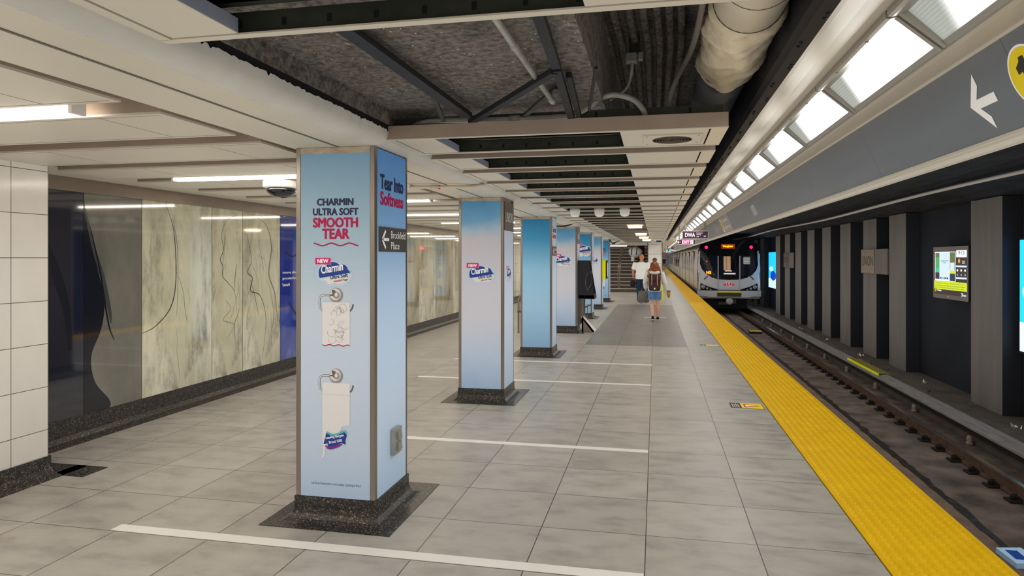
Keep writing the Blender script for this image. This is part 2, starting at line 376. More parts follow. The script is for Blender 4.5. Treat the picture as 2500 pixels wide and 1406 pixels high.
class Art:   # flat print made of layered shapes; 2-D units are metres on the sheet
    def __init__(s): s.items = []
    def poly(s, pts, m, L=1):
        tr = tessellate_polygon([[Vector((p[0], p[1], 0)) for p in pts]]); s.items.append((list(pts), [tuple(t) for t in tr], m, L)); return s
    def rect(s, x0, y0, x1, y1, m, L=1): return s.poly([(x0, y0), (x1, y0), (x1, y1), (x0, y1)], m, L)
    def ellipse(s, cx, cy, rx, ry, m, L=1, n=28, a0=0, a1=2 * PI): return s.poly([(cx + rx * math.cos(a0 + (a1 - a0) * i / n), cy + ry * math.sin(a0 + (a1 - a0) * i / n)) for i in range(n)], m, L)
    def stroke(s, pts, w, m, L=1):
        n = len(pts); W_ = w if isinstance(w, (list, tuple)) else [w] * n; V = []
        for i in range(n):
            a = pts[max(i - 1, 0)]; b_ = pts[min(i + 1, n - 1)]; dx, dy = b_[0] - a[0], b_[1] - a[1]; l = math.hypot(dx, dy) or 1
            V += [(pts[i][0] - dy / l * W_[i] / 2, pts[i][1] + dx / l * W_[i] / 2), (pts[i][0] + dy / l * W_[i] / 2, pts[i][1] - dx / l * W_[i] / 2)]
        s.items.append((V, [(2 * i, 2 * i + 1, 2 * i + 3, 2 * i + 2) for i in range(n - 1)], m, L)); return s
    def text(s, body, x, y, w, h, m, L=2, bold=.0, shear=0, rot=0, mirror=False):
        V, F, asp = text_mesh(body, min(bold, 0), shear)
        if w is None: w = asp * h
        c, n = math.cos(rot), math.sin(rot); q = max(0, bold) * h * 1.5; qx = q * min(1, w / (asp * h))
        for i_, (dx, dy) in enumerate([(qx * math.cos(j * PI / 4), q * .6 * math.sin(j * PI / 4)) for j in range(8)] + [(0, 0)] if q else ((0, 0),)):
            P = []
            for a, b_ in V:
                if mirror: a = 1 - a
                a, b_ = qx + dx + a * (w - 2 * qx), q * .6 + dy + b_ * (h - 1.2 * q); P.append((x + a * c - b_ * n, y + a * n + b_ * c))
            s.items.append((P, F, m, L + .07 * i_))
        return s
    def build(s, name, origin, right, up, parent=None, eps=.0012, fn=None, cut=0, label=None):
        O, R, U = Vector(origin), Vector(right), Vector(up); Nn = R.cross(U)
        mb = MB()
        for V, F, m, L in s.items:
            if fn:
                bm = bmesh.new(); vs = [bm.verts.new((x, y, 0)) for x, y in V]
                for f in F:
                    try: bm.faces.new([vs[i] for i in f])
                    except ValueError: pass
                x0 = min(v[0] for v in V); x1 = max(v[0] for v in V); t = math.ceil(x0 / cut) * cut
                while t < x1:
                    bmesh.ops.bisect_plane(bm, geom=bm.verts[:] + bm.edges[:] + bm.faces[:], plane_co=(t, 0, 0), plane_no=(1, 0, 0)); t += cut
                bm.verts.index_update()
                mb.mesh([fn(v.co.x, v.co.y, L * eps) for v in bm.verts], [tuple(v.index for v in f.verts) for f in bm.faces], m); bm.free()
            else:
                mb.mesh([O + R * x + U * y + Nn * (eps * L) for x, y in V], F, m)
        off = wloc(parent) if parent else Vector((0, 0, 0))
        me = bpy.data.meshes.new(name); me.from_pydata([tuple(Vector(v) - off) for v in mb.v], [], mb.f)
        for q in mb.mats: me.materials.append(M[q])
        me.polygons.foreach_set('material_index', mb.m); me.update()
        o = bpy.data.objects.new(name, me); COL.objects.link(o)
        if parent: o.parent = parent
        if label: o['label'] = label
        return o
def smoothline(P, n=8):   # Catmull-Rom through points of any dimension
    out = []; d = len(P[0])
    for i in range(len(P) - 1):
        p0, p1, p2, p3 = P[max(i - 1, 0)], P[i], P[i + 1], P[min(i + 2, len(P) - 1)]
        for k in range(n):
            t = k / n
            out.append(tuple(.5 * (2 * p1[a] + (p2[a] - p0[a]) * t + (2 * p0[a] - 5 * p1[a] + 4 * p2[a] - p3[a]) * t * t + (3 * p1[a] - p0[a] - 3 * p2[a] + p3[a]) * t ** 3) for a in range(d)))
    out.append(tuple(P[-1])); return out

YB, YE = -6.0, 110.0       # the platform runs from behind the camera into the distance
# ------------------------------------------------------------------ the setting
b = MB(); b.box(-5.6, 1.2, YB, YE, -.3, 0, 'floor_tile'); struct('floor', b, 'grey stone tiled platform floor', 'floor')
b = MB(); b.box(1.80, 1.86, YB, YE, -1.3, -.006, 'concrete_edge'); b.box(1.2, 1.80, YB, YE, -1.3, -.012, 'concrete_edge')
struct('platform_edge', b, 'raw concrete platform edge beneath the yellow strip', 'platform edge')
b = MB(); b.box(1.86, 4.86, YB, YE, -1.5, -1.26, 'concrete_bed'); b.box(1.86, 3.40, YB, YE, -1.26, -1.252, 'concrete_edge')
V = []; rg = random.Random(2)
for i in range(400):
    y = YB + i * .16
    V += [(3.40 + rg.uniform(-.02, .02), y, -1.2505), (3.50 + rg.uniform(-.03, .03), y, -1.2505)]
b.mesh(V, [(2 * i, 2 * i + 1, 2 * i + 3, 2 * i + 2) for i in range(399)], 'gutter'); struct('trackbed', b, 'stained brown concrete trackbed below the platform', 'trackbed')
b = MB(); b.prism([(4.86, -1.5), (4.86, -1.22), (5.06, -1.04), (5.3, -1.0), (6.4, -1.0), (6.4, -1.5)], YB, YE, 'concrete_dark'); struct('bench_wall', b, 'low dusty concrete bench carrying the tunnel pillars', 'ledge')
b = MB(); b.box(6.0, 6.4, YB, YE, -1.0, 3.1, 'tunnel_wall'); struct('wall_right', b, 'dark recessed tunnel wall behind the pillars', 'wall')
b = MB(); b.prism([(1.95, 2.34), (1.95, 2.62), (2.3, 2.86), (4.6, 2.92), (5.2, 2.84), (5.55, 2.72), (6.05, 2.70), (6.05, 3.3), (1.6, 3.3), (1.78, 2.75)], YB, YE, 'tunnel_ceiling'); struct('ceiling_tunnel', b, 'rough black concrete roof above the track', 'ceiling')
b = MB(); b.box(-1.62, -.30, YB, 36, 2.57, 3.3, 'sprayed_slab'); b.box(-.30, .62, YB, 36, 3.12, 3.3, 'sprayed_slab'); struct('ceiling', b, 'black sprayed concrete slab in the open ceiling gap', 'ceiling')
# beam above the columns
b = MB(); b.box(-2.25, -1.74, YB, 33.0, 2.345, 3.2, 'cream'); b.box(-1.945, -1.93, YB, 33.0, 2.342, 2.35, 'beam_line')
struct('ceiling_beam', b, 'cream beam running above the row of wrapped columns', 'beam')
b = MB(); rows = []; NY = 900
prof = [(-1.75, 2.345), (-1.70, 2.346), (-1.66, 2.355), (-1.635, 2.372), (-1.618, 2.40), (-1.612, 2.44)]
for i in range(NY + 1):
    y = -1 + .016 * i if i < 620 else 8.92 + (33 - 8.92) * ((i - 620) / (NY - 620)) ** 1.3
    rows.append([(p[0] + random.uniform(-.0015, .0015) * (1 if 0 < k else 0), y, p[1] + random.uniform(-.0015, .0015) * (1 if 0 < k < 4 else 0) + (random.uniform(-.004, .004) + (random.uniform(-.02, 0) if random.random() < .06 else 0) if k == 5 else 0)) for k, p in enumerate(prof)])
V = [p for r in rows for p in r]; n = len(prof)
b.mesh(V, [(i * n + k, i * n + k + 1, (i + 1) * n + k + 1, (i + 1) * n + k) for i in range(NY) for k in range(n - 1)], 'plaster_edge', True)
b.box(-1.74, -1.618, YB, 33, 2.41, 2.475, 'black_void'); b.box(-1.74, -1.618, YB, 33, 2.475, 3.2, 'sprayed_slab'); struct('trim_1', b, 'lumpy white plaster edge along the beam', 'plaster edge')
# left ceiling backing, bulkhead, header
b = MB(); b.box(-5.6, -2.25, YB, 33, 2.44, 2.6, 'taupe'); struct('ceiling_concourse', b, 'taupe deck above the concourse ceiling trays', 'ceiling')
b = MB(); b.box(-5.5, -4.66, 4.3, 33, 2.375, 2.44, 'cream'); b.box(-5.5, -4.64, YB, 4.3, 2.375, 2.44, 'cream'); struct('trim_2', b, 'flat cream border between the concourse trays and the wall', 'ceiling border')
b = MB(); b.box(-5.5, -5.12, 4.3, 33, 2.25, 2.376, 'taupe_metal'); struct('trim_3', b, 'bronze metal header above the art glass', 'header')
b = MB(); b.box(-5.6, -5.2, 4.3, 33, 0, 2.4, 'black_void'); struct('wall_left', b, 'backing wall behind the art glass panels', 'wall')
b = MB(); b.prism([(-5.3, 0), (-5.3, .21), (-5.145, .21), (-5.135, .06), (-5.10, .022), (-5.05, .012), (-5.0, .004), (-5.0, 0)], 4.3, 33, 'terrazzo'); struct('baseboard_left', b, 'black terrazzo kerb along the foot of the art glass', 'baseboard')
b = MB(); b.box(-5.6, -4.52, YB, 4.3, .145, 2.38, 'white_tile'); struct('wall_tiled', b, 'white tiled wall end standing forward of the art glass', 'wall')
b = MB(); b.prism([(-5.3, 0), (-5.3, .148), (-4.505, .148), (-4.5, .06), (-4.48, .03), (-4.43, .012), (-4.40, .004), (-4.40, 0)], YB, 4.31, 'terrazzo'); b.box(-4.5, -4.22, 4.31, 4.55, 0, .004, 'terrazzo'); b.box(-5.0, -4.40, 4.31, 4.55, 0, .004, 'terrazzo'); struct('baseboard_tiled', b, 'black terrazzo foot under the white tiled wall', 'baseboard')
# wall closing the space behind the camera
b = MB(); b.box(-5.6, 6.4, YB - .2, YB, -1.5, 3.3, 'cream'); struct('wall_back', b, 'plain cream end wall behind the viewer', 'wall')
# far end: stair opening, white tiled pillar, passage wall
b = MB(); b.box(-5.6, -2.62, 33, 33.3, 0, 2.6, 'pillar_tile'); b.box(-2.62, -.36, 33, 33.3, 2.26, 2.6, 'cream'); struct('wall_far', b, 'pale end wall around the far stair opening', 'wall')
b = MB(); b.box(-.34, .31, 33, 33.7, .0, 2.45, 'pillar_tile'); b.box(-.365, -.335, 32.98, 33.7, 0, 2.45, 'steel_brown'); b.box(.305, .335, 32.98, 33.7, 0, 2.45, 'steel_brown'); struct('wall_pier', b, 'white tiled pier beside the far stairs', 'pier')
b = MB(); b.box(.20, .33, 33.7, YE, 0, 2.9, 'pillar_tile'); struct('wall_passage', b, 'pale wall of the narrow passage beyond the stairs', 'wall')
b = MB(); b.box(.1, 1.0, 33.2, YE, 2.46, 2.6, 'cream'); struct('ceiling_passage', b, 'cream ceiling of the narrow passage', 'ceiling')
b = MB(); b.box(-2.8, -2.62, 33.0, 42, 0, 5, 'cream'); b.box(-.36, -.34, 33.7, 42, 0, 5, 'taupe'); b.box(-2.7, -.3, 41, 41.2, 0, 5, 'cream')
b.prism([(33.3, 2.42), (42, 5.2), (42, 5.4), (33.3, 2.6)], -2.8, -.3, 'cream', 'x'); struct('wall_stairwell', b, 'cream walls and sloping roof of the stairwell', 'stairwell')

# yellow tactile strip with real truncated domes
b = MB(); XL, XR = 1.205, 1.845
b.box(XL, XR, YB, YE, -.01, .006, 'yellow_tactile')
def dome(x, y, r=.0225, h=.0075):
    V = []
    for rr, z in ((r, .006), (r * .62, .006 + h)):
        for k in range(8):
            t = 2 * PI * k / 8 + .2; V.append((x + rr * math.cos(t), y + rr * math.sin(t), z))
    return V, [(k, (k + 1) % 8, 8 + (k + 1) % 8, 8 + k) for k in range(8)] + [tuple(range(8, 16))]
y = 2.6; r_ = 0
while y < 26:
    for i in range(10):
        V, F = dome(XL + .045 + i * .061, y); b.mesh(V, F, 'yellow_tactile', False)
    y += .061; r_ += 1
y = 26.0
while y < 60:
    b.box(XL + .03, XR - .03, y, y + .05, .006, .0105, 'yellow_tactile'); y += .12
struct('tactile_strip', b, 'yellow tactile warning strip studded with domes along the platform edge', 'tactile strip')
# white inlaid floor bars
for i, (x0, x1, y0, w) in enumerate(((-3.235, -.06, 3.505, .092), (-3.235, -.06, 5.84, .085), (-3.235, -.055, 8.91, .085), (-3.235, -.05, 10.60, .085), (-.31, .29, 19.1, .09))):
    nm = ('nearest the camera, in front of the slogan column', 'between the slogan column and the station-name column', 'passing behind the station-name column', 'just before the plain blue column', 'short, under the feet of the woman with the backpack')[i]
    b = MB(); b.box(x0, x1, y0, y0 + w, 0, .0016, 'white_line'); struct('floor_line', b, 'white floor bar ' + nm, 'floor marking')
# caution stickers
for i, (x, y, w, h) in enumerate(((.82, 7.79, .35, .27), (.83, 13.15, .33, .22))):
    a = Art(); a.rect(0, 0, w, h, 'ink_dark', 1); a.rect(w * .33, .006, w - .006, h - .006, 'badge_yellow', 2)
    a.poly([(w * .42, h * .2), (w * .42, h * .82), (w * .92, h * .5)], 'train_red', 3); a.poly([(w * .47, h * .34), (w * .47, h * .66), (w * .8, h * .5)], 'sign_white', 4)
    for k in range(4): a.rect(w * (.06 + .06 * k), h * .14, w * (.085 + .06 * k), h * (.86 - .1 * (k % 2)), 'chrome_print_light', 2)
    tag(a.build('floor_sticker', (x, y, .0006), (1, 0, 0), (0, 1, 0), eps=.0005), ('yellow caution sticker on the floor nearer the camera', 'yellow caution sticker on the floor farther along the edge')[i], 'sticker', 'caution stickers')

# ------------------------------------------------------------------ concourse ceiling trays (left) and their tube lights
LP = .845
def concourse_tray():
    t = thing('ceiling_tray', '', 'ceiling tray', (-4.66, 0, 2.345), 'concourse ceiling trays')
    b = MB(); b.box(0, 2.33, 0, .60, .012, .09, 'taupe'); b.build('tray_frame', t, False)
    b = MB(); b.box(0, 2.33, .0, .60, 0, .0115, 'cream')
    for yy in (.035, .562): b.box(0.03, 2.30, yy, yy + .003, -.0006, 0, 'joint_line')
    for xx in (.75, 1.95): b.box(xx, xx + .003, .04, .56, -.0006, 0, 'joint_line')
    b.build('tray_panel', t, False)
    return t
T0 = concourse_tray(); ys = [2.83 + LP * k for k in range(-9, 35)]
k0 = 9; front = [y for y in ys if y < 33]
for i, y in enumerate(front):
    j = i - k0
    lab = ('cream concourse ceiling tray %s past the nearest tube light' % nth(j + 1)) if j >= 0 else 'cream concourse ceiling tray over or behind the viewer before the nearest tube light'
    if i == 0: T0.location.y = y; T0['label'] = lab
    else: dup(T0, (-4.66, y, 2.345), lab)
def tube_light():
    t = thing('tube_light', '', 'light fixture', (0, 0, 2.33), 'concourse tube lights')
    b = MB(); b.box(-.75, .75, -.035, .035, .012, .1, 'white_paint'); b.build('housing', t, False)
    b = MB(); b.prism([(-.035, .0), (.035, 0), (.04, .05), (-.04, .05)], -.745, .745, 'lamp_white', 'x'); b.build('diffuser', t, False)
    for s_ in (-1, 1):
        b = MB(); b.box(*(sorted((s_ * .745, s_ * .765))), -.042, .042, -.002, .1, 'white_paint'); b.build('end_cap', t, False)
    return t
TL = tube_light(); nl = 0
for k in range(-3, 13):
    y = 2.70 + k * LP * 3
    if y > 32: break
    for x in ((-3.4,) if k != 0 else (-3.4,)):
        nl += 1; xx = -3.40 if k >= 1 else -3.43
        lab = 'concourse tube light %s counting away from the white tiled wall' % nth(k + 1) if k >= 0 else 'concourse tube light over the floor behind the viewer'
        if nl == 1: TL.location = (xx, y, 2.33); TL['label'] = lab
        else: dup(TL, (xx, y, 2.33), lab)
# dome camera
t = thing('dome_camera', 'round white dome camera under the concourse ceiling beside the slogan column', 'camera', (-3.28, 5.5, 2.34))
b = MB(); b.lathe([(.155, 0), (.16, -.01), (.16, -.055), (.135, -.066)], 'white_paint', (0, 0, 0), 28); b.build('housing', t, False)
b = MB(); b.lathe([(.13, -.06), (.125, -.1), (.09, -.135), (.03, -.15)], 'train_glass', (0, 0, 0), 24); b.build('dome', t, False)

# ------------------------------------------------------------------ platform ceiling trays
def platform_tray():
    t = thing('slot_tray', '', 'ceiling tray', (-1.63, 0, 2.38), 'open-slot ceiling trays above the platform')
    b = MB(); b.box(0, 2.03, 0, .004, 0.004, .085, 'taupe'); b.box(0, 2.03, .614, .618, .004, .085, 'taupe'); b.box(0, .004, 0, .618, .004, .085, 'taupe'); b.box(2.026, 2.03, 0, .618, .004, .085, 'taupe')
    b.build('tray_frame', t, False)
    b = MB(); b.box(0, 2.03, 0, .032, 0, .006, 'cream'); b.box(0, 2.03, .58, .618, 0, .006, 'cream'); b.box(0, .045, .03, .585, 0, .006, 'cream'); b.box(1.94, 2.03, .03, .585, 0, .006, 'cream_warm'); b.build('tray_lip', t, False)
    for (x0, x1) in ((.055, .30), (1.43, 1.93)):
        b = MB(); b.box(x0, x1, .04, .572, .002, .05, 'cream'); b.box(x1 - .001 if x0 < 1 else x0 - .002, x1 + .002 if x0 < 1 else x0 + .001, .04, .572, .004, .05, 'panel_edge'); b.build('tray_panel', t, False)
    for yy in (.10, .53):
        b = MB(); b.box(.02, 2.01, yy, yy + .035, .085, .10, 'galv_dark'); b.box(.02, 2.01, yy, yy + .004, .085, .15, 'galv_dark')
        for k in range(7): b.box(.2 + k * .27, .212 + k * .27, yy - .002, yy, .1, .14, 'black_void')
        b.build('rail', t, False)
    b = MB(); b.box(.006, 2.02, .604, .613, .008, .082, 'galv_dark'); b.box(.006, 2.02, .005, .012, .008, .082, 'black_void')  # dark strips added so the inside of the slots looks shaded
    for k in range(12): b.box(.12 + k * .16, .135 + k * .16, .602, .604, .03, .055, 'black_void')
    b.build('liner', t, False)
    return t
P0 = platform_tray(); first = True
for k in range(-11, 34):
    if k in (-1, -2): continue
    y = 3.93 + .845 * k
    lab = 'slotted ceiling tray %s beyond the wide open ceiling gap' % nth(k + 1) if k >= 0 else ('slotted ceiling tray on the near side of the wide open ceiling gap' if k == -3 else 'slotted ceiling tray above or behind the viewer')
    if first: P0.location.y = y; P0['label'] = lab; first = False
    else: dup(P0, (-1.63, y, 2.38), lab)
# speaker grille plate in the first tray
t = thing('ceiling_speaker', 'square ceiling speaker with a round perforated grille in the first slotted tray', 'speaker', (.10, 4.24, 2.38))
b = MB(); b.box(-.17, .17, -.15, .15, -.008, .004, 'cream'); b.build('plate', t, False, .002)
b = MB()
for q in range(6):
    r = .022 + q * .018; b.lathe([(r, -.0085), (r, -.0115), (r + .006, -.0115), (r + .006, -.0085)], 'joint_line', (0, 0, 0), 28)
b.build('grille', t, False)
b = MB()
for sx in (-1, 1):
    for sy in (-1, 1): b.lathe([(.006, -.008), (.005, -.011)], 'galv', (sx * .15, sy * .13, 0), 8)
b.build('screw', t, False)
# three cup fittings and four lit lamps hung in the slots
for i, x in enumerate((-1.2, -.83, -.45)):
    t = thing('cup_fitting', 'white cup shaped ceiling fitting, %s of three counting from the columns' % nth(i + 1), 'ceiling fitting', (x, 10.3, 2.375), 'white cup fittings in a row')
    b = MB(); b.lathe([(.078, .03), (.078, -.01), (.068, -.07), (.05, -.092), (.015, -.098)], 'bulb_white', (0, 0, 0), 20); b.build('cup', t, False)
    b = MB(); b.lathe([(.082, .045), (.082, .025)], 'black_steel', (0, 0, 0), 20); b.build('collar', t, False)
for i, (x, y) in enumerate(((-.44, 15.2), (-.41, 20.2), (-.38, 23.5), (-.33, 26.7))):
    t = thing('slot_lamp', 'glowing rectangular lamp in the ceiling slots, %s of four going towards the stairs' % nth(i + 1), 'light fixture', (x, y, 2.37), 'glowing slot lamps')
    b = MB(); b.box(-.15, .15, -.13, .13, -.05, .01, 'lamp_warm'); b.build('diffuser', t, False, .012)
    b = MB(); b.box(-.18, .18, -.16, .16, .01, .03, 'white_paint'); b.box(-.02, .02, -.3, .3, .03, .10, 'white_paint'); b.build('frame', t, False)
    b = MB(); b.box(-.16, .16, -.14, .14, -.002, .0098, 'lamp_amber'); b.build('rim', t, False)
# second dome camera near the stairs
t = thing('dome_camera', 'dome camera under the ceiling near the white tiled pier', 'camera', (.12, 26.4, 2.38))
b = MB(); b.lathe([(.16, 0), (.16, -.05), (.13, -.06)], 'white_paint', (0, 0, 0), 20); b.build('housing', t, False)
b = MB(); b.lathe([(.125, -.058), (.1, -.11), (.03, -.13)], 'train_glass', (0, 0, 0), 20); b.build('dome', t, False)

# ------------------------------------------------------------------ services inside the open ceiling gap
def bar(name, a, c, w, h, m, label, cat):
    a, c = Vector(a), Vector(c); t = (c - a).normalized(); s_ = t.cross(Vector((0, 0, 1))).normalized(); u = s_.cross(t)
    V = [p + s_ * (sx * w / 2) + u * (sz * h / 2) for p in (a, c) for sx, sz in ((-1, -1), (1, -1), (1, 1), (-1, 1))]
    b = MB(); b.mesh(V, [(0, 1, 2, 3), (4, 7, 6, 5), (0, 4, 5, 1), (1, 5, 6, 2), (2, 6, 7, 3), (3, 7, 4, 0)], m)
    return tag(b.build(name, bevel=.003), label, cat)
bar('steel_strut', (-1.17, 2.28, 2.535), (-1.10, 3.885, 2.50), .07, .03, 'black_steel', 'wide black strut slanting across the open ceiling gap beside the plaster edge', 'strut')
bar('steel_hanger', (-1.19, 3.55, 2.535), (-1.25, 3.90, 2.475), .025, .015, 'galv_dark', 'short grey hanger dropping to the tray under the wide black strut', 'hanger')
bar('steel_strut', (-.415, 2.40, 2.535), (-.443, 3.06, 2.525), .045, .03, 'black_steel', 'black strut reaching the apex of the inverted frame in the ceiling gap', 'strut')
bar('steel_strut', (-.443, 3.08, 2.52), (-.485, 3.98, 2.475), .04, .03, 'black_steel', 'steep leg of the inverted frame in the ceiling gap', 'strut')
bar('steel_strut', (-.455, 3.10, 2.515), (-1.10, 3.98, 2.48), .04, .03, 'black_steel', 'long diagonal brace of the inverted frame in the ceiling gap', 'strut')
bar('steel_channel', (-.80, 4.04, 2.50), (-.504, 3.515, 2.545), .03, .02, 'galv_dark', 'galvanised channel slanting behind the diagonal brace', 'channel')
bar('steel_strut', (-.41, 3.25, 2.535), (-.44, 4.0, 2.478), .03, .03, 'black_steel', 'second steep black leg behind the inverted frame', 'strut')
bar('steel_strut', (-.27, 3.16, 2.537), (-.364, 3.80, 2.48), .016, .016, 'black_steel', 'thin black leg beside the looping conduit', 'strut')
t = thing('conduit', 'silver pipe slanting down through the open ceiling gap', 'pipe', (-.58, 2.5, 2.54))
b = MB(); b.tube([(-.60, 2.15, 2.545), (-.585, 2.43, 2.545), (-.555, 3.72, 2.515)], .015, 'galv', 10); b.build('pipe', t)
b = MB(); b.tube([(-.5775, 2.75, 2.5375), (-.5765, 2.79, 2.5366)], .0185, 'galv', 10); b.build('coupling', t)
b = MB(); b.tube([(-.556, 3.66, 2.5165), (-.555, 3.70, 2.5155)], .0185, 'galv', 10); b.build('coupling', t)
t = thing('conduit', 'silver conduit lying along the top of the first slotted tray and looping upward', 'pipe', (-1.3, 4.05, 2.56))
b = MB(); b.tube(smoothline([(-1.50, 4.05, 2.48), (-1.42, 4.0, 2.492), (-1.289, 4.0, 2.501), (-.976, 4.0, 2.492), (-.6, 4.0, 2.49), (-.48, 4.0, 2.50), (-.379, 4.0, 2.545), (-.32, 4.0, 2.59), (-.235, 4.0, 2.608), (-.128, 4.0, 2.575), (-.07, 4.0, 2.51), (-.055, 4.02, 2.47)], 6), .017, 'galv', 10); b.build('pipe', t)
b = MB(); b.tube([(-.86, 4.0, 2.491), (-.80, 4.0, 2.491)], .023, 'galv', 10); b.build('coupling', t)
t = thing('flexible_conduit', 'ribbed flexible conduit dropping from a small junction box', 'conduit', (-.2, 4.5, 3.0))
L_ = smoothline([(-.15, 4.55, 2.95), (-.16, 4.6, 2.88), (-.2, 4.86, 2.86), (-.27, 4.9, 2.82), (-.30, 4.6, 2.72)], 14)
b = MB(); b.tube(L_, [.011 + .003 * (i % 2) for i in range(len(L_))], 'galv', 8); b.build('hose', t)
b = MB(); b.box(-.19, -.12, 4.5, 4.57, 2.94, 3.0, 'galv'); b.box(-.11, -.08, 4.5, 4.55, 2.95, 3.0, 'galv'); b.box(-.17, -.10, 4.52, 4.55, 3.0, 3.12, 'galv_dark'); b.build('junction_box', t, bevel=.004)
for i, x in enumerate((-.42, -.33, -.25, -.16, -.08, .0, .07, .14)):
    b = MB(); b.tube([(x - .1 + .01 * i, 2.0, 3.09), (x - .02, 3.2, 3.08), (x + .03, 4.6, 3.08), (x + .03, 9, 3.08)], .024, 'sprayed_slab', 8)
    tag(b.build('ceiling_pipe'), 'black coated pipe under the slab, %s counting from the silver pipe towards the duct' % nth(i + 1), 'pipe', 'black coated pipes under the slab')
# duct
t = thing('insulated_duct', 'thick cream wrapped duct running into the ceiling beside the platform lights', 'duct', (.43, 3, 2.86))
b = MB(); b.tube([(.43, y, 2.86) for y in (YB, 0, 2.2, 3.32)], [.165] * 4, 'duct_smooth', 28)
for yy in (3.0, 3.3): b.tube([(.43, yy, 2.86), (.43, yy + .005, 2.86)], .1665, 'joint_line', 28)
b.build('smooth_jacket', t)
b = MB(); seg = 64; nr = 64; V = []
for i in range(nr):
    y = 3.3 + 1.08 * i / (nr - 1)
    for k in range(seg):
        th_ = 2 * PI * k / seg
        r = .172 + .010 * math.sin(9 * y + 3 * math.sin(th_ * 2)) + .008 * math.sin(37 * y + 5 * th_) + random.uniform(-.002, .002) + .007 * math.sin(21 * y + 2 * th_) + .005 * abs(math.sin(26 * y - 7 * th_ + 2 * math.sin(5 * th_)))
        if i in (0, nr - 1): r = .168
        V.append((.43 + r * math.cos(th_), y, 2.86 + r * math.sin(th_)))
b.mesh(V, [(i * seg + k, i * seg + (k + 1) % seg, (i + 1) * seg + (k + 1) % seg, (i + 1) * seg + k) for i in range(nr - 1) for k in range(seg)], 'duct_wrap', True); b.build('crumpled_wrap', t)
b = MB(); b.tube([(.43, y, 2.86) for y in (4.35, 5.5, 34)], .158, 'duct_bare', 28); b.build('bare_pipe', t, label='bare dark metal length of the duct')
b = MB(); b.tube(smoothline([(.20, 2.6, 2.86), (.22, 3.4, 2.86), (.20, 4.0, 2.84), (.13, 4.5, 2.80), (.10, 4.8, 2.76), (.11, 5.2, 2.76)], 6), .017, 'cable_grey', 8); tag(b.build('power_cable'), 'grey cable curving alongside the wrapped duct', 'cable')
b = MB(); b.box(.545, .60, YB, 34, 2.50, 2.56, 'black_steel'); b.box(.61, .625, YB, 34, 2.56, 3.11, 'black_steel'); b.box(.595, .625, YB, 34, 2.54, 2.57, 'black_steel')
for k in range(60):
    for dz in (0, .05): b.ball((.56 + .025 * (k % 2), -1 + k * .32 + dz, 2.498), .008, 'black_steel', 6, 4)
tag(b.build('edge_girder'), 'black riveted girder between the slotted trays and the platform lights', 'girder')

# ------------------------------------------------------------------ cove and soffit around the platform light row
b = MB(); R_ = .03; P = [(.68, 2.86), (.70, 2.78)]
P += [(.755 + R_ * math.cos(a), 2.765 + R_ * math.sin(a)) for a in [PI + PI * .5 * k / 6 for k in range(8)]]
P += [(.80, 2.748), (.92, 2.795), (1.02, 2.825), (1.079, 2.833), (1.079, 2.95), (.68, 2.95)]
b.prism(P, YB, YE, 'cream_gloss'); struct('trim_4', b, 'glossy cream rounded cove beside the platform light row', 'cove')
b = MB(); b.prism([(1.345, 2.675), (1.45, 2.69), (1.715, 2.785), (1.715, 2.95), (1.345, 2.95)], YB, YE, 'cream_gloss'); struct('trim_5', b, 'cream soffit between the light row and the sign band', 'soffit')
b = MB(); b.box(1.0, 1.5, YB, YE, 2.94, 3.3, 'black_void'); struct('trim_6', b, 'dark casing above the platform light row', 'casing')
# light modules
m, nt, bb, tc, sp = base('lens', .25)
ay = math_node(nt, 'ADD', sp.outputs['Y'], math_node(nt, 'MULTIPLY', sp.outputs['X'], -.9))
mr = nt.nodes.new('ShaderNodeMapRange'); mr.interpolation_type = 'SMOOTHSTEP'; mr.inputs[1].default_value = .72; mr.inputs[2].default_value = 1.16; mr.inputs[3].default_value = 1; mr.inputs[4].default_value = .022  # view-dependent dimming of the prisms is put into the emission
nt.links.new(ay, mr.inputs[0]); nt.links.new(math_node(nt, 'MULTIPLY', mr.outputs[0], LENS_POWER), bb.inputs['Emission Strength'])
bb.inputs['Emission Color'].default_value = (1, .985, .96, 1); bb.inputs['Base Color'].default_value = lin('#aab5ae')
wv = nt.nodes.new('ShaderNodeTexWave'); wv.inputs['Scale'].default_value = 24; wv.bands_direction = 'X'; nt.links.new(tc.outputs['Object'], wv.inputs[0])
bp = nt.nodes.new('ShaderNodeBump'); bp.inputs['Strength'].default_value = .5; bp.inputs['Distance'].default_value = .004; nt.links.new(wv.outputs[0], bp.inputs['Height']); nt.links.new(bp.outputs[0], bb.inputs['Normal'])
def light_module():
    t = thing('platform_light', '', 'light fixture', (1.15, 0, 2.81), 'platform light row')
    b = MB(); b.mesh([(0, .03, 0), (.156, .03, -.156), (.156, 1.40, -.156), (0, 1.40, 0)], [(0, 1, 2, 3)], 'lens'); b.mesh([(0, .03, .01), (.156, .03, -.146), (.156, 1.40, -.146), (0, 1.40, .01)], [(0, 1, 2, 3)], 'white_paint'); b.build('lens', t, False)
    b = MB()
    b.prism([(-.075, .0), (-.03, -.012), (.003, -.006), (.003, .03), (-.075, .03)], .008, 1.437, 'frame_grey')
    b.prism([(-.075, -.0), (-.072, -.016), (-.052, -.018), (-.03, -.012)], .012, 1.433, 'frame_grey')
    b.prism([(.150, -.156), (.168, -.178), (.188, -.176), (.196, -.15), (.17, -.13)], .008, 1.437, 'frame_grey')
    for y0 in (0.006, 1.40): b.prism([(-.03, -.008), (.168, -.182), (.18, -.17), (-.01, .02)], y0, y0 + .034, 'frame_grey')
    b.build('frame', t, False)
    b = MB()
    for yy in (.35, .95): b.box(-.062, -.05, yy, yy + .02, -.022, -.014, 'steel_brown')
    b.build('latch', t, False)
    return t
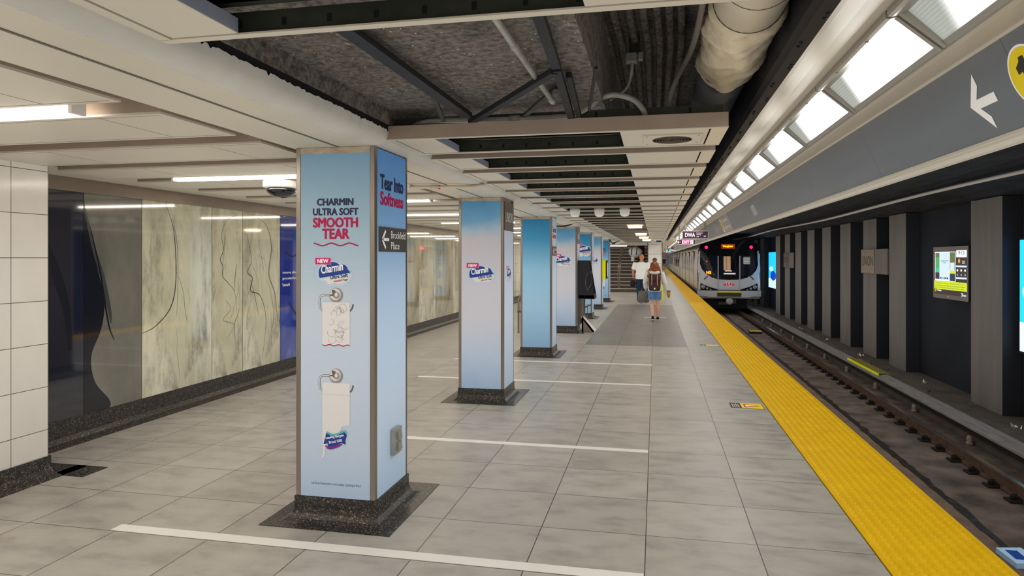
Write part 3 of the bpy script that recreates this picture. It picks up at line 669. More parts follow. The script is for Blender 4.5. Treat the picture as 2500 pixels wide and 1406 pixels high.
L0 = light_module(); i = 0; y = 3.52 - 1.45 * 6
while y < 70:
    j = i - 6
    lab = 'platform light module %s beyond the one cut by the top of the picture' % nth(j) if j >= 1 else ('platform light module cut by the top of the picture' if j == 0 else 'platform light module above or behind the viewer')
    if i == 0: L0.location.y = y; L0['label'] = lab
    else: dup(L0, (1.15, y, 2.81), lab)
    i += 1; y += 1.45

# ------------------------------------------------------------------ fascia sign band: leaning face from (1.72, 2.77) to (1.90, 2.34)
FA, FB_ = Vector((1.72, 0, 2.772)), Vector((1.905, 0, 2.335)); fu = (FA - FB_).normalized(); FH = (FA - FB_).length
fas = thing('sign_fascia', 'long grey sign band leaning over the platform edge', 'sign band', (1.9, 0, 2.33))
for k in range(-2, 26):
    y0 = 6.32 + k * 2.42 - .003; y1 = y0 + 2.417
    b = MB(); q = Vector((.02, 0, .008))
    V = [FB_ + Vector((0, y0, 0)), FB_ + Vector((0, y1, 0)), FA + Vector((0, y1, 0)), FA + Vector((0, y0, 0))]; V += [p + q for p in V]
    b.mesh(V, [(0, 1, 2, 3), (7, 6, 5, 4), (0, 4, 5, 1), (1, 5, 6, 2), (2, 6, 7, 3), (3, 7, 4, 0)], 'fascia_grey'); b.build('fascia_panel', fas)
b = MB(); b.prism([(1.712, 2.768), (1.706, 2.79), (1.73, 2.80), (1.74, 2.776)], YB, YE, 'fascia_trim'); b.build('top_trim', fas)
b = MB(); b.prism([(1.893, 2.338), (1.889, 2.318), (1.90, 2.316), (1.896, 2.30), (1.905, 2.275), (1.93, 2.268), (1.96, 2.28), (1.96, 2.345)], YB, YE, 'fascia_trim'); b.build('bottom_trim', fas)
def on_fascia(art, y, name, label=None):   # 2-D: right = -y seen from the platform
    return art.build(name, (FB_.x, y, FB_.z), (0, -1, 0), tuple(fu), fas, label=label)
# arrow and line badge near the camera
a = Art(); a.poly([(0, .20), (.17, .37), (.17, .295), (.10, .225), (.30, .225), (.30, .17), (.10, .17), (.17, .105), (.17, .03)], 'sign_white', 1)
a.items = [([(p[0], p[1] + .02) for p in V], F, m_, L) for V, F, m_, L in a.items]; on_fascia(a, 4.46, 'arrow', 'white arrow pointing along the platform')
a = Art(); a.ellipse(0, .235, .168, .168, 'sign_white', 1, 48); a.ellipse(0, .235, .155, .155, 'badge_yellow', 2, 48)
a.poly([(-.035, .185 - .055), (.02, .185 - .055), (.02, .345), (-.02, .345), (-.03, .325), (-.075, .30), (-.075, .262), (-.035, .27)], 'ink_dark', 3)
on_fascia(a, 3.80, 'line_badge', 'yellow round badge with a black figure one')
def name_sign(y):
    a = Art(); a.text('UNION', 0, .13, .46, .21, 'sign_white', 1, -.005); on_fascia(a, y, 'station_name')
name_sign(13.62); name_sign(27.6); name_sign(40)
a = Art(); a.rect(-.02, .0, 2.4, FH - .01, 'frame_grey', 1); a.ellipse(.35, .23, .19, .19, 'sign_white', 2); a.ellipse(.35, .23, .165, .165, 'badge_yellow', 3); a.text('1', .30, .12, .08, .22, 'ink_dark', 4, .02)
a.text('Line 1 Yonge - University', .62, .27, 1.35, .13, 'sign_white', 2, .01); a.text('to Vaughan Metro Centre', .62, .09, 1.5, .1, 'sign_white', 2, .01); on_fascia(a, 19.9, 'line_panel', 'line direction panel with a yellow badge')

# ------------------------------------------------------------------ wrapped columns
def cloud_pts(cx, cy, w, h, grow=0):
    P = [(-.5, .02), (-.49, .16), (-.42, .30), (-.30, .37), (-.20, .45), (-.05, .49), (.10, .43), (.17, .36), (.28, .38), (.38, .30), (.42, .18), (.49, .06), (.5, -.08), (.46, -.22), (.36, -.36), (.22, -.46), (.08, -.46), (.0, -.42), (-.12, -.49), (-.24, -.44), (-.31, -.33), (-.42, -.26), (-.49, -.12)]
    Q = smoothline([*P, P[0]], 5)[:-1]
    return [(cx + x * (w + grow), cy + y * (h + grow)) for x, y in Q]
def logo(a, x, z, w, L=1, new=True):   # centre, width; sits in the sheet
    h = w * .70
    a.poly(cloud_pts(x, z, w, h, w * .07), 'logo_pale', L); a.poly(cloud_pts(x, z, w, h), 'paper_white', L + 1)
    P = cloud_pts(x, z, w * .97, h * .96); div = lambda px: z - h * .10 + (px - x) * .12 + .03 * w * math.sin((px - x) / w * 5)
    n_ = len(P); up_ = [p[1] > div(p[0]) for p in P]; i0 = next(i for i in range(n_) if up_[i] and not up_[i - 1]); up = []
    while up_[i0 % n_]: up.append(P[i0 % n_]); i0 += 1
    lo = [(up[-1][0] + (up[0][0] - up[-1][0]) * k / 12, div(up[-1][0] + (up[0][0] - up[-1][0]) * k / 12)) for k in range(13)]
    a.poly(up + lo, 'logo_blue', L + 2)
    a.stroke([(p[0], p[1]) for p in smoothline([(x - w * .47, div(x - w * .47)), (x, div(x)), (x + w * .47, div(x + w * .47))], 8)], w * .03, 'logo_pale', L + 3)
    a.text('Charmin', x - w * .39, z - h * .02, w * .68, h * .34, 'sign_white', L + 4, .03, .25, .16)
    a.text('Ultra Soft', x - w * .12, z - h * .24, w * .54, h * .16, 'navy', L + 4, .025, 0, .14)
    a.text('smooth', x - w * .02, z - h * .355, w * .26, h * .09, 'magenta', L + 4, .02, 0, .14); a.text('Tear', x + w * .25, z - h * .30, w * .16, h * .085, 'navy', L + 4, .02, 0, .14)
    Q = cloud_pts(x, z, w * .93, h * .91)
    for i in range(0, len(Q) - 1, 2):
        if Q[i][1] < div(Q[i][0]) - .01: a.stroke([Q[i], Q[i + 1]], w * .008, 'navy', L + 4)
    if new:
        a.rect(x - w * .60, z + h * .36, x - w * .10, z + h * .64, 'paper_white', L + 4); a.rect(x - w * .59, z + h * .37, x - w * .11, z + h * .63, 'magenta_bright', L + 5); a.text('NEW', x - w * .52, z + h * .42, w * .34, h * .16, 'sign_white', L + 6, .04)
X0, X1 = -2.225, -1.695
def column(y, front_mat, side_mat, front_art, side_art, label, art_names=('printed_ad', 'printed_ad'), union=False, cap=True):
    t = thing('wrapped_column', label, 'column', (-1.96, y + .27, 0), 'ad-wrapped columns', 'thing'); t['kind'] = 'thing'
    y1 = y + .55
    b = MB(); b.box(X0 + .01, X1 - .01, y + .01, y1 - .01, .12, 2.35, 'steel_brown'); b.build('shaft', t)
    b = MB(); cx, cy = -1.96, y + .275; hw, hd = .275, .285
    prof = [(0, .148), (.0, .075), (.008, .045), (.03, .02), (.055, .008), (.075, .004)]
    ring = []
    for (g, z) in prof: ring.append([(cx - hw - g, cy - hd - g, z), (cx + hw + g, cy - hd - g, z), (cx + hw + g, cy + hd + g, z), (cx - hw - g, cy + hd + g, z)])
    V = [p for r in ring for p in r]
    b.mesh(V, [(i * 4 + k, i * 4 + (k + 1) % 4, (i + 1) * 4 + (k + 1) % 4, (i + 1) * 4 + k) for i in range(len(prof) - 1) for k in range(4)] + [(0, 1, 2, 3)], 'terrazzo', False); b.build('base_skirt', t)
    b = MB(); b.box(-2.40, -1.54, y - .15, y + .80, 0, .004, 'terrazzo'); b.build('floor_plate', t)
    b = MB(); b.box(X0 + .028, X1 - .032, y - .002, y + .012, .15, 2.305, front_mat); fp = b.build('front_sheet', t)
    b = MB(); b.box(X1 - .012, X1 + .002, y + .032, y1 - .02, .15, 2.335 if not union else 1.97, side_mat); spn = b.build('side_sheet', t)
    for (xx, yy) in ((X0, y), (X1 - .028, y), (X0, y1 - .028), (X1 - .028, y1 - .028)):
        b = MB(); b.box(xx - .003, xx + .03, yy - .005, yy + .03, .148, 2.345, 'steel'); b.build('corner_trim', t, bevel=.004)
    b = MB(); b.box(X0 + .03, X1 - .03, y - .006, y + .01, 2.305, 2.343, 'plaster_cap'); b.build('cap', t)
    if union:
        b = MB(); b.box(X1 - .012, X1 + .006, y + .03, y1 - .02, 1.975, 2.30, 'sign_charcoal'); u = b.build('name_plate', t)
        a = Art(); a.text('UNION', .09, 2.07, .36, .115, 'sign_white', 1, -.01); a.build('lettering', (X1 + .006, y, 0), (0, 1, 0), (0, 0, 1), u)
    if front_art: front_art.build(art_names[0], (X0, y - .0022, 0), (1, 0, 0), (0, 0, 1), fp, eps=.0004)
    if side_art: side_art.build(art_names[1], (X1 + .0022, y, 0), (0, 1, 0), (0, 0, 1), spn, eps=.0004)
    return t
fx = lambda u: (u - 722) * .00274          # sheet coordinates of the first column's print
fz = lambda v: 2.312 - (v - 372) * .002563
def roll(a, top, bottom, kind):
    cx, cy = fx(821), fz(top)
    a.ellipse(cx, cy, .047, .047, 'chrome_print', 2); a.ellipse(cx - .006, cy + .006, .038, .038, 'chrome_print_light', 3)
    a.poly([(cx - .03, cy + .035), (cx - .005, cy + .03), (cx + .004, cy - .005), (cx - .02, cy - .01)], 'chrome_print_dark', 4); a.ellipse(cx + .004, cy, .02, .02, 'chrome_print', 5); a.ellipse(cx + .002, cy + .003, .01, .012, 'paper_white', 6)
    arm = smoothline([(cx, cy), (cx - .085, cy), (cx - .108, cy - .012), (cx - .113, cy - .04), (cx - .112, cy - .07), (cx - .10, cy - .09), (cx - .085, cy - .10)], 5)
    a.stroke(arm, .012, 'chrome_print_dark', 2); a.stroke(arm, .006, 'paper_white', 3)
    a.stroke(smoothline([(cx + .08, cy - .10), (cx + .10, cy - .092), (cx + .112, cy - .07), (cx + .113, cy - .055)], 4), .010, 'chrome_print_dark', 2)
    x0, x1, t = fx(787), fx(855), fz(top + 17)
    if kind == 'quilt':
        zb = fz(bottom); P = [(x0 + .002, t), (x1 - .002, t), (x1, t - .01)] + [(x1 - (x1 - x0) * k / 24, zb + .004 * math.sin(k * .8)) for k in range(25)] + [(x0, t - .01)]
        a.poly(P, 'paper_white', 4); a.stroke([(x1 - (x1 - x0) * k / 24, zb + .004 * math.sin(k * .8)) for k in range(25)], .006, 'magenta', 5)
        rnd = random.Random(3)
        for k in range(16):
            ex, ey, er = rnd.uniform(x0 + .03, x1 - .03), rnd.uniform(zb + .03, t - .03), rnd.uniform(.012, .028); a0 = rnd.uniform(0, 6)
            er = min(er, ex - x0 - .004, x1 - ex - .004)
            a.stroke([(ex + er * math.cos(a0 + q * .3), ey + er * math.sin(a0 + q * .3)) for q in range(15)], .0022, 'paper_line', 5)
        a.text('Charmin', x0 + .08, zb + .075, .07, .022, 'paper_line', 5, 0, .2)
    else:
        P = [(x0 + .002, t), (x1 - .002, t), (x1, t - .01), (x1, fz(1037)), (x1 - .05, fz(1040)), (x1 - .07, fz(1055)), (x1 - .075, fz(1062)), (x1 - .09, fz(1075)), (x0 + .04, fz(1078)), (x0 + .025, fz(1090)), (x0 + .015, fz(1115)), (x0 - .005, fz(1124)), (x0 + .004, fz(1105)), (x0, fz(1060)), (x0, t - .01)]
        a.poly(P, 'paper_white', 4); a.rect(x0 + .001, t - .075, x1 - .001, t - .072, 'paper_fold', 5)
def ribbon(a):
    x0, z0 = fx(790), fz(1086)
    a.poly([(x0 + .0, z0 + .0), (x0 + .02, z0 + .075), (x0 + .06, z0 + .06), (x0 + .10, z0 + .065), (x0 + .14, z0 + .085), (x0 + .158, z0 + .065), (x0 + .148, z0 + .03), (x0 + .15, z0 + .005), (x0 + .12, z0 + .015), (x0 + .08, z0 - .01), (x0 + .03, z0 - .012), (x0 + .03, z0 + .006)], 'ribbon_blue', 6)
    a.stroke(smoothline([(x0 + .02, z0 + .078), (x0 + .06, z0 + .062), (x0 + .10, z0 + .07), (x0 + .14, z0 + .088), (x0 + .158, z0 + .075)], 5), .013, 'ribbon_teal', 7)
    a.stroke(smoothline([(x0 + .012, z0 - .01), (x0 + .045, z0 - .022), (x0 + .085, z0 - .01), (x0 + .125, z0 + .006)], 5), [.008] * 3 + [.018] * 10 + [.01] * 3, 'ribbon_purple', 7)
    a.text('Leading Bargain', x0 + .018, z0 + .028, .125, .02, 'sign_white', 8, .02, 0, .2); a.text('Brand 1000', x0 + .04, z0 + .005, .09, .018, 'sign_white', 8, .02, 0, .2)
def slogan_sheet(lo=True):
    a = Art(); cx = fx(820)
    for body, u0, u1, v0, v1, m in (('CHARMIN', 773, 864, 502, 484, 'navy'), ('ULTRA SOFT', 763, 876, 526, 508, 'navy'), ('SMOOTH', 763, 875, 556, 531, 'magenta'), ('TEAR', 786, 854, 584, 558, 'magenta')):
        a.text(body, fx(u0), fz(v0), fx(u1) - fx(u0), fz(v1) - fz(v0), m, 1, .05)
    a.stroke([(fx(765 + 111 * k / 40), fz(597) + .008 * math.cos(k / 40 * 4 * PI * 1.25)) for k in range(41)], .009, 'magenta', 1)
    logo(a, fx(817), fz(668), .222, 1)
    roll(a, 721, 843, 'quilt'); roll(a, 918, 1124, 'plain'); ribbon(a)
    a.text('Lab Demo Reenactment vs. the Leading 1-ply Bargain Brand', fx(760), fz(1187), fx(881) - fx(760), .02, 'navy', 1, -.005)
    for v in (662, 861, 984, 1107): a.rect(.034, fz(v), .495, fz(v) - .0015, 'sheet_grey', 1)
    return a
def softness_sheet():
    a = Art(); a.text('Tear Into', .075, 2.085, .40, .098, 'navy', 1, .05); a.text('Softness', .075, 1.985, .40, .090, 'magenta', 1, .05); return a
def logo_sheet(z, w=.22, x=.265, new=True):
    a = Art(); logo(a, x, z, w, 1, new); return a
column(3.91, 'print_first', 'print_first_side', slogan_sheet(), softness_sheet(), 'square column nearest the camera carrying the smooth tear slogan and two tissue rolls')
column(7.53, 'print_cloud', 'print_pale', logo_sheet(1.46, .30, .27), logo_sheet(1.46, .22, .28), 'square column with one cloud logo and a dark station name plate', union=True)
column(11.2, 'print_blue', 'print_pale', None, softness_sheet(), 'plain blue gradient square column without a logo on its front')
column(14.9, 'print_cloud', 'print_pale', logo_sheet(1.58, .36, .22), logo_sheet(1.58, .22, .28), 'square column with a big cloud logo beside the payphone', union=True)
column(18.5, 'print_blue', 'print_pale', logo_sheet(1.85, .44, .30), logo_sheet(1.6, .22, .28), 'blue square column with a high cloud logo behind the payphone')
column(22.0, 'print_cloud', 'print_pale', logo_sheet(1.55, .36, .24), logo_sheet(1.5, .22, .28), 'square column carrying the yellow emergency box')
column(25.6, 'print_blue', 'print_first_side', slogan_sheet(), softness_sheet(), 'farthest square column repeating the slogan print next to the stairs')
# directional signs on the columns
for i, yc in enumerate((3.91, 11.2)):
    t = thing('arrow_sign', ('dark arrow sign screwed to the slogan column nearest the camera', 'dark arrow sign screwed to the plain blue column')[i], 'sign', (X1, yc + .27, 1.69), 'arrow signs on columns')
    b = MB(); b.box(X1 + .003, X1 + .009, yc + .05, yc + .515, 1.69, 1.848, 'sign_charcoal'); p = b.build('plate', t, bevel=.002)
    a = Art()
    def band(p, q, w):
        dx, dz = q[0] - p[0], q[1] - p[1]; l = math.hypot(dx, dz); n_ = (-dz / l * w / 2, dx / l * w / 2)
        a.poly([(p[0] + n_[0], p[1] + n_[1]), (q[0] + n_[0], q[1] + n_[1]), (q[0] - n_[0], q[1] - n_[1]), (p[0] - n_[0], p[1] - n_[1])], 'sign_white', 1)
    band((.10, 1.769), (.20, 1.769), .019); band((.092, 1.769), (.145, 1.825), .02); band((.092, 1.769), (.145, 1.713), .02)
    a.text('Brookfield', .235, 1.778, .255, .048, 'sign_white', 1, .0); a.text('Place', .235, 1.708, .145, .046, 'sign_white', 1, .0)
    a.build('lettering', (X1 + .0095, yc, 0), (0, 1, 0), (0, 0, 1), p)
# outlet box
t = thing('outlet_box', 'grey double electrical outlet low on the slogan column', 'outlet', (X1, 4.22, .43))
b = MB(); b.box(X1 + .002, X1 + .032, 4.155, 4.285, .36, .53, 'galv'); b.build('box', t, bevel=.004)
for z in (.385, .455):
    b = MB(); b.prism([(X1 + .032, z), (X1 + .05, z), (X1 + .044, z + .05), (X1 + .032, z + .055)], 4.19, 4.25, 'frame_grey'); b.build('outlet_cover', t, bevel=.002)

# conduit under the beam between the first two columns
t = thing('ceiling_conduit', 'painted conduit crossing under the beam between the slogan column and the next', 'pipe', (-2, 6.1, 2.32))
b = MB(); b.tube(smoothline([(-3.0, 5.95, 2.315), (-2.3, 6.0, 2.315), (-1.9, 6.05, 2.315), (-1.78, 6.1, 2.318), (-1.7, 6.2, 2.33), (-1.62, 6.32, 2.36)], 6), .016, 'cream_warm', 10); b.build('pipe', t)
b = MB(); b.tube([(-2.06, 6.03, 2.315), (-1.99, 6.04, 2.315)], .022, 'cream', 10); b.tube([(-1.985, 6.04, 2.315), (-1.965, 6.043, 2.315)], .02, 'train_red', 10); b.build('coupling', t)
b = MB(); b.box(-2.28, -2.25, 5.97, 6.03, 2.30, 2.345, 'white_paint'); b.build('clamp', t)
b = MB(); b.tube(smoothline([(-2.2, 13.6, 2.33), (-1.9, 13.7, 2.30), (-1.72, 13.8, 2.33), (-1.62, 13.9, 2.40)], 6), .014, 'black_steel', 8); tag(b.build('ceiling_cable'), 'black cable looping over the beam before the payphone column', 'cable')
for i in range(3):
    b = MB(); b.tube(smoothline([(-1.66, 25.0 + i * .4, 2.335), (-1.62, 26 + i * .3, 2.24 - i * .02), (-1.56, 27 + i * .3, 2.28), (-1.45, 28.2, 2.36)], 6), .014, 'black_steel', 8); tag(b.build('ceiling_cable'), 'black cable sagging from the beam near the farthest column, %s of three' % nth(i + 1), 'cable', 'sagging cables by the farthest column')

# ------------------------------------------------------------------ art glass wall panels
def glass_mat(name, stops, scale, stretch=(1, 1, .5)):
    m, nt, b, tc, sp = base(name, .06, .9); b.inputs['Coat Weight'].default_value = .6; b.inputs['Coat Roughness'].default_value = .01; b.inputs['IOR'].default_value = 1.6
    n1 = noise(nt, tc.outputs['Object'], scale, 6, stretch, .6); c = ramp(nt, n1, stops)
    if 'cream' in name or 'sand' in name:   # charcoal smears and drips drawn on the glass
        n2 = noise(nt, tc.outputs['Object'], 2.4, 8, (1, 1.6, .55), .68); n3 = noise(nt, tc.outputs['Object'], 10, 9, (1, 1, .38), .72)
        r1 = ramp(nt, n2, [(.47, (0, 0, 0, 1)), (.64, (.85, .85, .85, 1))]); r2 = ramp(nt, n3, [(.45, (.25, .25, .25, 1)), (.68, (1, 1, 1, 1))])
        c = mix_col(nt, math_node(nt, 'MULTIPLY', r1, r2), c, lin('#2f302c'))
    nt.links.new(c, b.inputs['Base Color'])
glass_mat('glass_navy', [(.3, '#12141f'), (.55, '#1d2233'), (.75, '#343849')], 1.1)  # reflection of the dark tunnel is partly put into this base colour
glass_mat('glass_grey', [(.3, '#55544e'), (.5, '#6f6c62'), (.7, '#848074')], 1.0)  # grey partly stands in for the mirrored dark tunnel
glass_mat('glass_cream', [(.28, '#969179'), (.42, '#c0bb9f'), (.6, '#d6d1b8'), (.8, '#dfdbc8')], 1.3)
glass_mat('glass_blue', [(.3, '#1c2a6e'), (.5, '#26368c'), (.62, '#3c52a4'), (.8, '#a9b6c8')], 1.2)
glass_mat('glass_sand', [(.3, '#85795a'), (.5, '#a89f80'), (.7, '#bfb699')], 1.4, (1, 2.5, .35))
mat('charcoal_stroke', '#3b3c38', .2, coat=.6, spec=.9); mat('charcoal_soft', '#77766a', .12, coat=.6, spec=.9); mat('ink_blue_stroke', '#141722', .15, coat=.6); mat('charcoal_wash', '#938f7d', .1, coat=.6)
seams = [4.3, 5.27, 5.99, 7.11, 7.72, 8.60, 9.8, 10.9, 12.2, 13.3, 14.3, 15.45, 16.9, 18.0, 19.4, 20.8, 22.2, 23.6, 25, 26.4, 27.8, 29.2, 30.6, 33]
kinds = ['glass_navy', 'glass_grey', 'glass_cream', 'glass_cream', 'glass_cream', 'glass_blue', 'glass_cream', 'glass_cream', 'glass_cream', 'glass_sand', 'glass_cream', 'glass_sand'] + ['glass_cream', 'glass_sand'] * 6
rnd = random.Random(11)
plabels = ['very dark navy art glass panel next to the white tiled wall', 'grey art glass panel with a dark blue curved wash', 'pale art glass panel with a large bowed charcoal line', 'pale art glass panel with upright looping charcoal strokes', 'pale art glass panel densely covered with charcoal scribble', 'deep blue art glass panel beside the slogan column']
for i in range(len(seams) - 1):
    y0, y1 = seams[i], seams[i + 1]
    lab = plabels[i] if i < 6 else 'pale streaked art glass panel, %s beyond the deep blue panel' % nth(i - 5)
    t = thing('art_glass_panel', lab, 'glass panel', (-5.16, (y0 + y1) / 2, .2), 'art glass wall panels', 'thing')
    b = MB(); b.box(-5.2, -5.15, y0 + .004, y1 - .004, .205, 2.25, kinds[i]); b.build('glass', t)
    b = MB(); b.box(-5.195, -5.152, y1 - .004, y1 + .004, .205, 2.25, 'black_steel'); b.build('joint_seal', t)
    a = Art(); w = y1 - y0
    def S_(pts, wd, m, L=1):
        q = smoothline(pts, 7); n_ = len(q); a.stroke([(w * p[0], .2 + 2.05 * p[1]) for p in q], [wd * (.25 + .75 * math.sin(PI * (k + .5) / n_)) for k in range(n_)], m, L)
    # 2-D x runs towards the camera from y0? the panel is seen from +x, so right is +y
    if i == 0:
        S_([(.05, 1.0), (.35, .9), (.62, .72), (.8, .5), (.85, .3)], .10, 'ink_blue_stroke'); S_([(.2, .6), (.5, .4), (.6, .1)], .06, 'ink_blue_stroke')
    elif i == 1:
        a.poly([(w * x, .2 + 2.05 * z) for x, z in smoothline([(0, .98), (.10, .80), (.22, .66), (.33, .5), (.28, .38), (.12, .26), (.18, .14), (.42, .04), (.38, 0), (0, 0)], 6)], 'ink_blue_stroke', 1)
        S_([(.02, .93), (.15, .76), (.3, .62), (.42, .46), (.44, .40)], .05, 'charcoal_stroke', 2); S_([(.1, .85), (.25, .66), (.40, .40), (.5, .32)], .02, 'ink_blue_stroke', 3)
    elif kinds[i] == 'glass_blue':
        S_([(.1, .75), (.3, .72), (.5, .77), (.7, .70)], .03, 'ink_blue_stroke'); S_([(.2, .4), (.4, .3), (.6, .42), (.8, .3)], .06, 'ink_blue_stroke')
        for k, ttx in enumerate(('simultaneously present', 'breathing and balancing', 'these?')): a.text(ttx, .06, 1.42 - k * .085, .7 if k < 2 else .2, .045, 'sign_white', 2, 0, 0, 0, True)
    else:
        nst = (4, 9, 14)[i - 2] if i < 5 else 4
        if i == 2: S_([(.30, 1.0), (.42, .85), (.45, .6), (.38, .45), (.18, .36), (.0, .33)], .014, 'charcoal_stroke', 2); S_([(.36, 1.0), (.46, .8), (.48, .6), (.46, .4)], .008, 'charcoal_soft', 2)
        if i == 3: S_([(.80, .97), (.45, .93), (.30, .84), (.36, .76), (.26, .70), (.34, .66), (.33, .60), (.5, .56), (.72, .5), (.80, .38)], .010, 'charcoal_stroke', 2); S_([(.4, .46), (.6, .40), (.35, .34), (.7, .30), (.45, .22)], .008, 'charcoal_soft', 2)
        if i == 4: S_([(.10, .86), (.22, .70), (.12, .62), (.24, .58), (.2, .5), (.45, .46), (.6, .3), (.5, .05)], .012, 'charcoal_stroke', 2); S_([(.35, .97), (.62, .92), (.75, .78), (.68, .6), (.85, .46), (.95, .2)], .022, 'charcoal_soft', 2)
        for k in range(nst):
            x, z = rnd.uniform(.08, .9), rnd.uniform(.25, .95); P = [(x, z)]; cv = rnd.uniform(-.12, .12)
            for q in range(rnd.randint(2, 4)): P.append((min(.97, max(.03, P[-1][0] + cv + rnd.uniform(-.05, .05))), min(.99, max(.02, P[-1][1] - rnd.uniform(.02, .12))))); cv *= .6
            S_(P, rnd.choice((.003, .005, .008, .014)), rnd.choice(('charcoal_stroke', 'charcoal_soft', 'charcoal_soft', 'charcoal_wash')), 1 + k % 3)
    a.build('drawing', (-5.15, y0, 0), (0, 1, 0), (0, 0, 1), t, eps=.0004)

# ------------------------------------------------------------------ tunnel pillars, station plates, video screens
PY = [10.5, 12.82, 17.29, 19.43, 21.85, 24.19, 26.54, 28.85, 31.15, 33.5, 38.4, 40.8, 43.2, 45.6, 48, 50.4]
for i, y in enumerate(PY):
    lab = ('grey tunnel pillar just outside the picture before the first blue advert' if i == 0 else 'grey tunnel pillar nearest the camera, beside the video screen' if i == 1 else 'grey tunnel pillar %s beyond the video screen' % nth(i - 1))
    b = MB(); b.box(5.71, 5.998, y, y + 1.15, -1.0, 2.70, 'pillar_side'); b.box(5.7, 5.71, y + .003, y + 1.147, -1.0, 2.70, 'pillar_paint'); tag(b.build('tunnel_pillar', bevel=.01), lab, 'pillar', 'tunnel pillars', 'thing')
for i, y in enumerate((19.43, 31.15)):
    t = thing('station_plate', ('station name plate bridging two tunnel pillars near the video screen', 'station name plate bridging two tunnel pillars beside the train')[i], 'sign', (5.68, y, 1.5), 'station plates on the tunnel pillars')
    b = MB(); b.box(5.66, 5.695, y - .98, y + 1.16, 1.235, 1.885, 'pillar_paint'); b.build('bar', t)
    b = MB(); b.box(5.645, 5.66, y, y + 1.15, 1.24, 1.88, 'taupe_metal'); p = b.build('plate', t)
    a = Art(); a.text('UNION', .09, 1.44, .95, .27, 'ink_dark', 1, -.005); a.build('lettering', (5.645, y + 1.15, 0), (0, -1, 0), (0, 0, 1), p)
# video screen between pillars
t = thing('video_screen', 'lit platform video screen showing the time above a lime notice', 'screen', (5.9, 15.8, 1.3))
SX, SY0, SZ0 = 5.72, 14.1, .83
b = MB(); b.box(SX, 5.998, SY0, SY0 + 1.62, SZ0 - .0, SZ0 + 1.05, 'phone_black'); b.build('case', t)
b = MB(); b.box(SX - .012, SX, SY0, SY0 + 1.62, SZ0, SZ0 + 1.05, 'screen_bezel'); bz = b.build('bezel', t, bevel=.004)
a = Art(); W_, H_ = 1.62, 1.05
def q(zx, zy): return ((zx - 1080) / 490 * W_, (1 - ((zy - 240) / 790)) * H_)
def R2(x0, y0, x1, y1, m, L): p = q(x0, y0); r = q(x1, y1); a.rect(min(p[0], r[0]), min(p[1], r[1]), max(p[0], r[0]), max(p[1], r[1]), m, L)
R2(1100, 310, 1556, 965, 'scr_dark', 1); R2(1110, 318, 1410, 762, 'scr_white', 2); R2(1118, 330, 1180, 735, 'scr_green', 3); R2(1118, 570, 1180, 640, 'scr_teal', 4); R2(1118, 330, 1180, 400, 'scr_photo', 4); R2(1118, 635, 1180, 735, 'scr_plum', 5)
R2(1186, 326, 1326, 750, 'scr_pale', 3); R2(1330, 326, 1404, 752, 'scr_photo', 3); R2(1338, 480, 1396, 600, 'scr_pale', 4); R2(1330, 600, 1404, 640, 'scr_lime', 4); R2(1330, 650, 1404, 750, 'scr_ink', 4)
R2(1418, 300, 1554, 402, 'scr_white', 2); R2(1414, 520, 1554, 545, 'scr_pale', 2); R2(1414, 690, 1554, 715, 'scr_pale', 2); R2(1098, 765, 1556, 890, 'scr_lime', 2)
def T2(s_, x0, y0, x1, y1, m, bd=0): p = q(x0, y1); r = q(x1, y0); a.text(s_, p[0], p[1], r[0] - p[0], r[1] - p[1], m, 6, bd)
T2('9:13', 1450, 312, 1526, 362, 'scr_ink', .0); T2('22', 1500, 452, 1530, 490, 'scr_white', .01); T2('CANCER SUPPORT', 1200, 445, 1312, 465, 'scr_ink'); T2('CARE', 1228, 472, 1276, 490, 'scr_ink')
T2('22', 1428, 645, 1446, 668, 'scr_white'); T2('26', 1478, 645, 1496, 668, 'scr_white'); T2('23', 1528, 645, 1546, 668, 'scr_white')
for k, s_ in enumerate(('On Saturday, June 22 and Sunday, June 23, 2024 subway service on Line 1 will not', 'run at Finch Station to North Station due to track work. Shuttle buses will', 'operate at Station stops between Sheppard and Finch stations.')): T2(s_, 1115, 785 + k * 34, 1530, 806 + k * 34, 'scr_ink')
T2('Vaughan', 1145, 892, 1212, 926, 'scr_white', .01); T2('3', 1486, 915, 1506, 962, 'scr_white', .02); T2('min', 1510, 930, 1550, 962, 'scr_white', .01)
p = q(1125, 905); a.ellipse(p[0], p[1], .042, .042, 'badge_yellow', 6)
p = q(1460, 455); a.ellipse(p[0], p[1], .045, .045, 'scr_orange', 6)
for k in range(3): p = q(1437 + 50 * k, 590); a.ellipse(p[0], p[1], .035, .022, 'scr_white', 6)
for k in range(4): R2(1190 + 32 * k, 705, 1212 + 32 * k, 728, ('scr_ink', 'scr_teal', 'scr_plum', 'scr_ink')[k], 5)
a.build('display', (SX - .012, SY0 + 1.62, SZ0), (0, -1, 0), (0, 0, 1), t)
b = MB(); p = q(1310, 1005); b.box(SX - .02, SX - .012, SY0 + 1.62 - p[0] - .06, SY0 + 1.62 - p[0] + .06, SZ0 + .03, SZ0 + .07, 'frame_grey'); b.build('maker_badge', t, bevel=.003)
